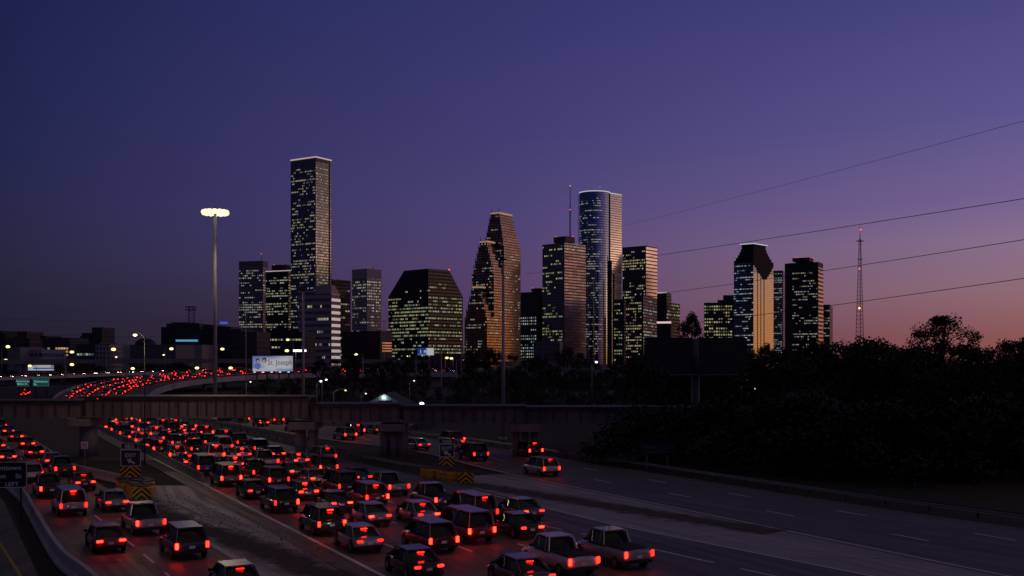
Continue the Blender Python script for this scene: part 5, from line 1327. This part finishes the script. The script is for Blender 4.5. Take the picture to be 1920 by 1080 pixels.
def vehicle(kind):
    """meshes of one vehicle, rear at -y: (name, mesh, location)"""
    sedan, suv, pick, van = kind == 'sedan', kind == 'suv', kind == 'pickup', kind == 'van'
    Lg = {'sedan': 4.6, 'suv': 4.8, 'pickup': 5.5, 'van': 5.0}[kind]; hl = Lg / 2; zt = {'sedan': .92, 'suv': 1.08, 'pickup': 1.12, 'van': 1.1}[kind]; rf = {'sedan': 1.44, 'suv': 1.78, 'pickup': 1.82, 'van': 1.95}[kind]; hw = .90 if sedan else .96
    out = []
    mb = MB()
    if sedan: st = [(-hl, hw * .80, .40, .82, .86), (-hl + .10, hw * .94, .28, .94, .88), (-hl + 1.0, hw, .22, .98, .90), (0, hw, .20, .95, .92), (hl - 1.5, hw, .20, .93, .90), (hl - .5, hw * .96, .24, .80, .86), (hl - .08, hw * .84, .30, .68, .84), (hl, hw * .72, .40, .60, .8)]
    else: st = [(-hl, hw * .88, .48, zt - .06, .90), (-hl + .08, hw * .97, .36, zt, .93), (-hl + 1.0, hw, .30, zt, .95), (0, hw, .28, zt, .95), (hl - 1.5, hw, .28, zt - .02, .93), (hl - .45, hw * .97, .32, zt - .14, .9), (hl - .06, hw * .88, .38, zt - .3, .86), (hl, hw * .8, .46, zt - .4, .82)]
    ring_loft(mb, st)
    out.append(("body", smooth_mesh(mb, "body", 2), (0, 0, 0)))
    if sedan: g = (-1.75, -1.0, .55, 1.25)
    elif suv: g = (-hl + .12, -hl + .45, .75, 1.35)
    elif van: g = (-hl + .10, -hl + .3, 1.2, 2.0)
    else: g = (-.55, -.35, .95, 1.45)
    yb0, yt0, yt1, yb1 = g; z0, z1 = zt - .05, rf - .05; wb, wt = hw * .90, hw * .74
    mb = MB(); B = [(-wb, yb0, z0), (wb, yb0, z0), (wb, yb1, z0), (-wb, yb1, z0)]; P = [(-wt, yt0, z1), (wt, yt0, z1), (wt, yt1, z1), (-wt, yt1, z1)]
    for i in range(4): j = (i + 1) % 4; mb.face([B[i], B[j], P[j], P[i]])
    mb.face(P); bmesh.ops.remove_doubles(mb.bm, verts=mb.bm.verts, dist=1e-4); bmesh.ops.bevel(mb.bm, geom=list(mb.bm.edges), offset=.10, segments=3, affect='EDGES')
    for f_ in mb.bm.faces: f_.smooth = True
    out.append(("cabin_glass", mb.mesh("cabin_glass", M['glass_car']), (0, 0, 0)))
    mb = MB(); mb.box((0, (yt0 + yt1) / 2, rf - .04), (wt * 2 + .04, yt1 - yt0 + .06, .07)); bmesh.ops.bevel(mb.bm, geom=list(mb.bm.edges), offset=.03, segments=2, affect='EDGES')
    for i in range(4):
        bp, tp = Vector(B[i]), Vector(P[i]); mb.tube(bp, tp, .05, .045, 5, smooth=False)
    for s_ in (-1, 1):
        for f_ in ((.45,) if kind != 'pickup' else (.2,)):
            mb.tube((s_ * wb, yb0 + (yb1 - yb0) * f_, z0), (s_ * wt, yt0 + (yt1 - yt0) * f_, z1), .045, .04, 5, smooth=False)
    out.append(("roof", mb.mesh("roof", M['paint0']), (0, 0, 0)))
    mb = MB(); mb.box((0, 0, 0), (.2, .1, .14)); bmesh.ops.bevel(mb.bm, geom=list(mb.bm.edges), offset=.03, segments=1, affect='EDGES'); mm = mb.mesh('mirror', M['rubber'])
    for x in (-1, 1): out.append(('mirror', mm, (x * (hw + .07), yb1 - .35, zt + .06)))
    mb = MB(); mb.box((0, 0, 0), (hw * 1.72, .1, .2)); bmesh.ops.bevel(mb.bm, geom=list(mb.bm.edges), offset=.03, segments=1, affect='EDGES'); out.append(('bumper', mb.mesh('bumper', M['rubber']), (0, -hl - .02, .40 if sedan else .48)))
    if kind == 'pickup':
        mb = MB(); mb.box((0, -hl + 1.12, zt + .008), (hw * 1.56, 1.9, .012)); out.append(("cargo_bed", mb.mesh("cargo_bed", M['rubber']), (0, 0, 0)))
    mb = MB(); mb.tube((-.11, 0, 0), (.11, 0, 0), .34, .34, 14, smooth=False); mb.mi = 1; mb.tube((-.12, 0, 0), (.12, 0, 0), .2, .2, 10, smooth=False); mb.mi = 0; mb.tube((-.075, 0, .03), (.075, 0, .03), .42, .42, 14, smooth=False); wm = mb.mesh("wheel", [M['rubber'], M['steel']])  # wider black disc stands for the dark hollow of the wheel arch
    for x in (-1, 1):
        for y in (-hl + .95, hl - .95): out.append(("wheel", wm, (x * (hw - .10), y, .34)))
    w_, h_ = (.34, .13) if sedan else (.17, .34)
    mb = MB(); mb.box((0, 0, 0), (w_, .09, h_)); bmesh.ops.bevel(mb.bm, geom=list(mb.bm.edges), offset=.025, segments=1, affect='EDGES'); tm = mb.mesh("tail_lamp", M['tail'])
    for x in (-1, 1): out.append(("tail_lamp", tm, (x * (hw * (.9 if sedan else .98) - w_ / 2 - .02), -hl - .005 + (.01 if sedan else 0), zt - .17 if sedan else zt - .26)))
    if kind != 'pickup':
        mb = MB(); mb.box((0, 0, 0), (.38, .05, .04)); out.append(("brake_lamp", mb.mesh("brake_lamp", M['tail']), (0, yt0 + (yb0 - yt0) * .15 - .05, rf - .14)))
    mb = MB(); mb.box((0, 0, 0), (.24, .12, .15)); 
    for f_ in mb.bm.faces: f_.normal_update(); f_.material_index = 0 if f_.normal.y > .9 else 1
    hm = mb.mesh("head_lamp", [M['head'], M['darksteel']])
    for x in (-1, 1): out.append(("head_lamp", hm, (x * (hw * .50), hl - .115, zt - .38 if not sedan else .64)))
    mb = MB(); mb.box((0, 0, 0), (.32, .02, .15)); out.append(("licence_plate", mb.mesh("licence_plate", M['sign_white']), (0, -hl - .02, .62 if sedan else .72)))
    return out
M['paint0'] = plain("car_paint", (.1, .1, .1), .3, .3)
def paint(name, c):
    m = MT(name); m.base(c).set("Roughness", .28).set("Metallic", .25).set("Coat Weight", .6); return m.m
PAINT = {"black": paint("paint_black", (.012, .012, .014)), "white": paint("paint_white", (.55, .54, .52)), "silver": paint("paint_silver", (.32, .32, .33)), "red": paint("paint_red", (.22, .02, .018)), "dark blue": paint("paint_blue", (.02, .03, .09)), "grey": paint("paint_grey", (.10, .10, .105)), "maroon": paint("paint_maroon", (.08, .012, .014))}
for k in ('sedan', 'suv', 'pickup', 'van'): VEH[k] = vehicle(k)
KW = {'sedan': ('sedan', 'car'), 'suv': ('suv', 'car'), 'pickup': ('pickup_truck', 'pickup'), 'van': ('van', 'van')}
PROTO_V = {}
PROTO_ON = set()
def make_vehicle(kind, colour):
    nm, cat = KW[kind]; t = thing(nm, "lit vehicle", cat)
    for name, me, lc in VEH[kind]:
        o = link(name, me, t); o.location = lc
        if name in ("body", "roof"): o.material_slots[0].link = 'OBJECT'; o.material_slots[0].material = PAINT[colour]
    return t
def put_vehicle(kind, colour, p, tan, label, group, oncoming=False):
    key = (kind, colour)
    if key not in PROTO_V: t = PROTO_V[key] = make_vehicle(kind, colour)
    else:
        src = PROTO_V[key]; t = src.copy(); COL.objects.link(t)
        for c_ in src.children:
            if c_.name.startswith('brake_lamp') and (oncoming or rv.random() > .3): continue
            q = c_.copy(); COL.objects.link(q); q.parent = t
            if oncoming and c_.name.startswith('tail_lamp'): q.material_slots[0].link = 'OBJECT'; q.material_slots[0].material = M['tail_dim']
    pitch = math.atan2(tan.z, math.hypot(tan.x, tan.y))
    t.location = p; t.rotation_euler = (pitch, 0, math.atan2(-tan.x, tan.y)); props(t, label, KW[kind][1], group); return t
rv = random.Random(23); NV = [0]
KWD = {'sedan': 'sedan', 'suv': 'SUV', 'pickup': 'pickup', 'van': 'van'}
def traffic(pts, gap, lane_label, group, z=.02, start=0.0, reverse=False, cond=None, lamp="red lamps"):
    P = [Vector(p) for p in pts]; S_ = [0.0]
    for a, b in zip(P, P[1:]): S_.append(S_[-1] + (b - a).length)
    s = start + rv.uniform(0, gap[0]); idx = 0; i = 0
    while s < S_[-1]:
        while S_[idx + 1] < s: idx += 1
        f_ = (s - S_[idx]) / (S_[idx + 1] - S_[idx]); p = P[idx].lerp(P[idx + 1], f_); tan = (P[idx + 1] - P[idx]).normalized()
        x, y = px_of(p)
        if -70 < x < 1990 and y < 1120 and (cond is None or cond(x, y, p)):
            kind = rv.choices(('sedan', 'suv', 'pickup', 'van'), (46, 28, 14, 9))[0]; colour = rv.choice(("black", "white", "silver", "silver", "grey", "grey", "red", "dark blue", "maroon", "black"))
            q = p + Vector((0, 0, z)) + Vector((tan.y, -tan.x, 0)) * rv.uniform(-.25, .25)
            put_vehicle(kind, colour, q, -tan if reverse else tan, f"{colour} {KWD[kind]} with {lamp}, {ordinal(i)} {lane_label}", group, lamp.startswith('head')); i += 1; NV[0] += 1
        s += rv.uniform(*gap)
def lane_on_ramp(fr): return [Vector(a).lerp(Vector(b), fr) for a, b in zip(RL, RR)]
nm = ["leftmost lane", "second lane", "third lane", "fourth lane"]
for k in range(4):
    near = [Vector((main_left(Y) + 2.0 + 4.04 * k, Y, 0)) for Y in range(30, 206, 4)]
    traffic(near, (7.0, 11.5), f"from camera in {nm[k]} of main freeway", "cars on the main freeway", .016)
    far = lane_on_ramp((.15, .32, .50, .67)[k]); far = far[2:62]
    traffic(far, (7.2, 11.0), f"from bridge in {nm[k]} of curving ramp", "cars on the curving ramp", .03, cond=lambda x, y, p: x < 890)
traffic([(18, 46, 0), (9.7, 60, 0), (2, 73, 0), (-9.5, 96, 0), (-20, 116, 0), (-30, 135, 0)], (40, 60), "from camera in the lane left of 768B sign", "cars in the exit lane", .016)
for k, (fr, gp) in enumerate(((.18, (13, 24)), (.52, (22, 40)), (.84, (18, 34)))):
    traffic([Vector(a).lerp(Vector(b), fr) for a, b in zip(L2s, R2s)], gp, f"from camera in {('left', 'middle', 'right')[k]} lane of far right road", "cars on the right-hand exit road", .012, start=14 * k, cond=lambda x, y, p: x < 1090)
for k, (fr, gp) in enumerate(((.28, (12, 24)), (.73, (10, 20)))):
    traffic([Vector(a).lerp(Vector(b), fr) for a, b in zip(L3s, R3s)], gp, f"from camera in {('left', 'right')[k]} lane of near left ramp", "cars on the near left ramp", .016)
for k in range(4):
    lane = [Vector(a).lerp(Vector(b), .16 + .22 * k) for a, b in zip(HW_L, HW_R)]
    traffic(lane, (6.0, 7.6), f"from far end in {('first', 'second', 'third', 'fourth')[k]} lane of elevated road", "oncoming cars on the elevated road", .03, lamp="head lamps")
traffic([(-158, 345, 0), (-172, 380, 0), (-196, 430, 0)], (11, 17), "on the low road under lit green signs", "cars on the low road at far left", .01)
print("vehicles", NV[0])
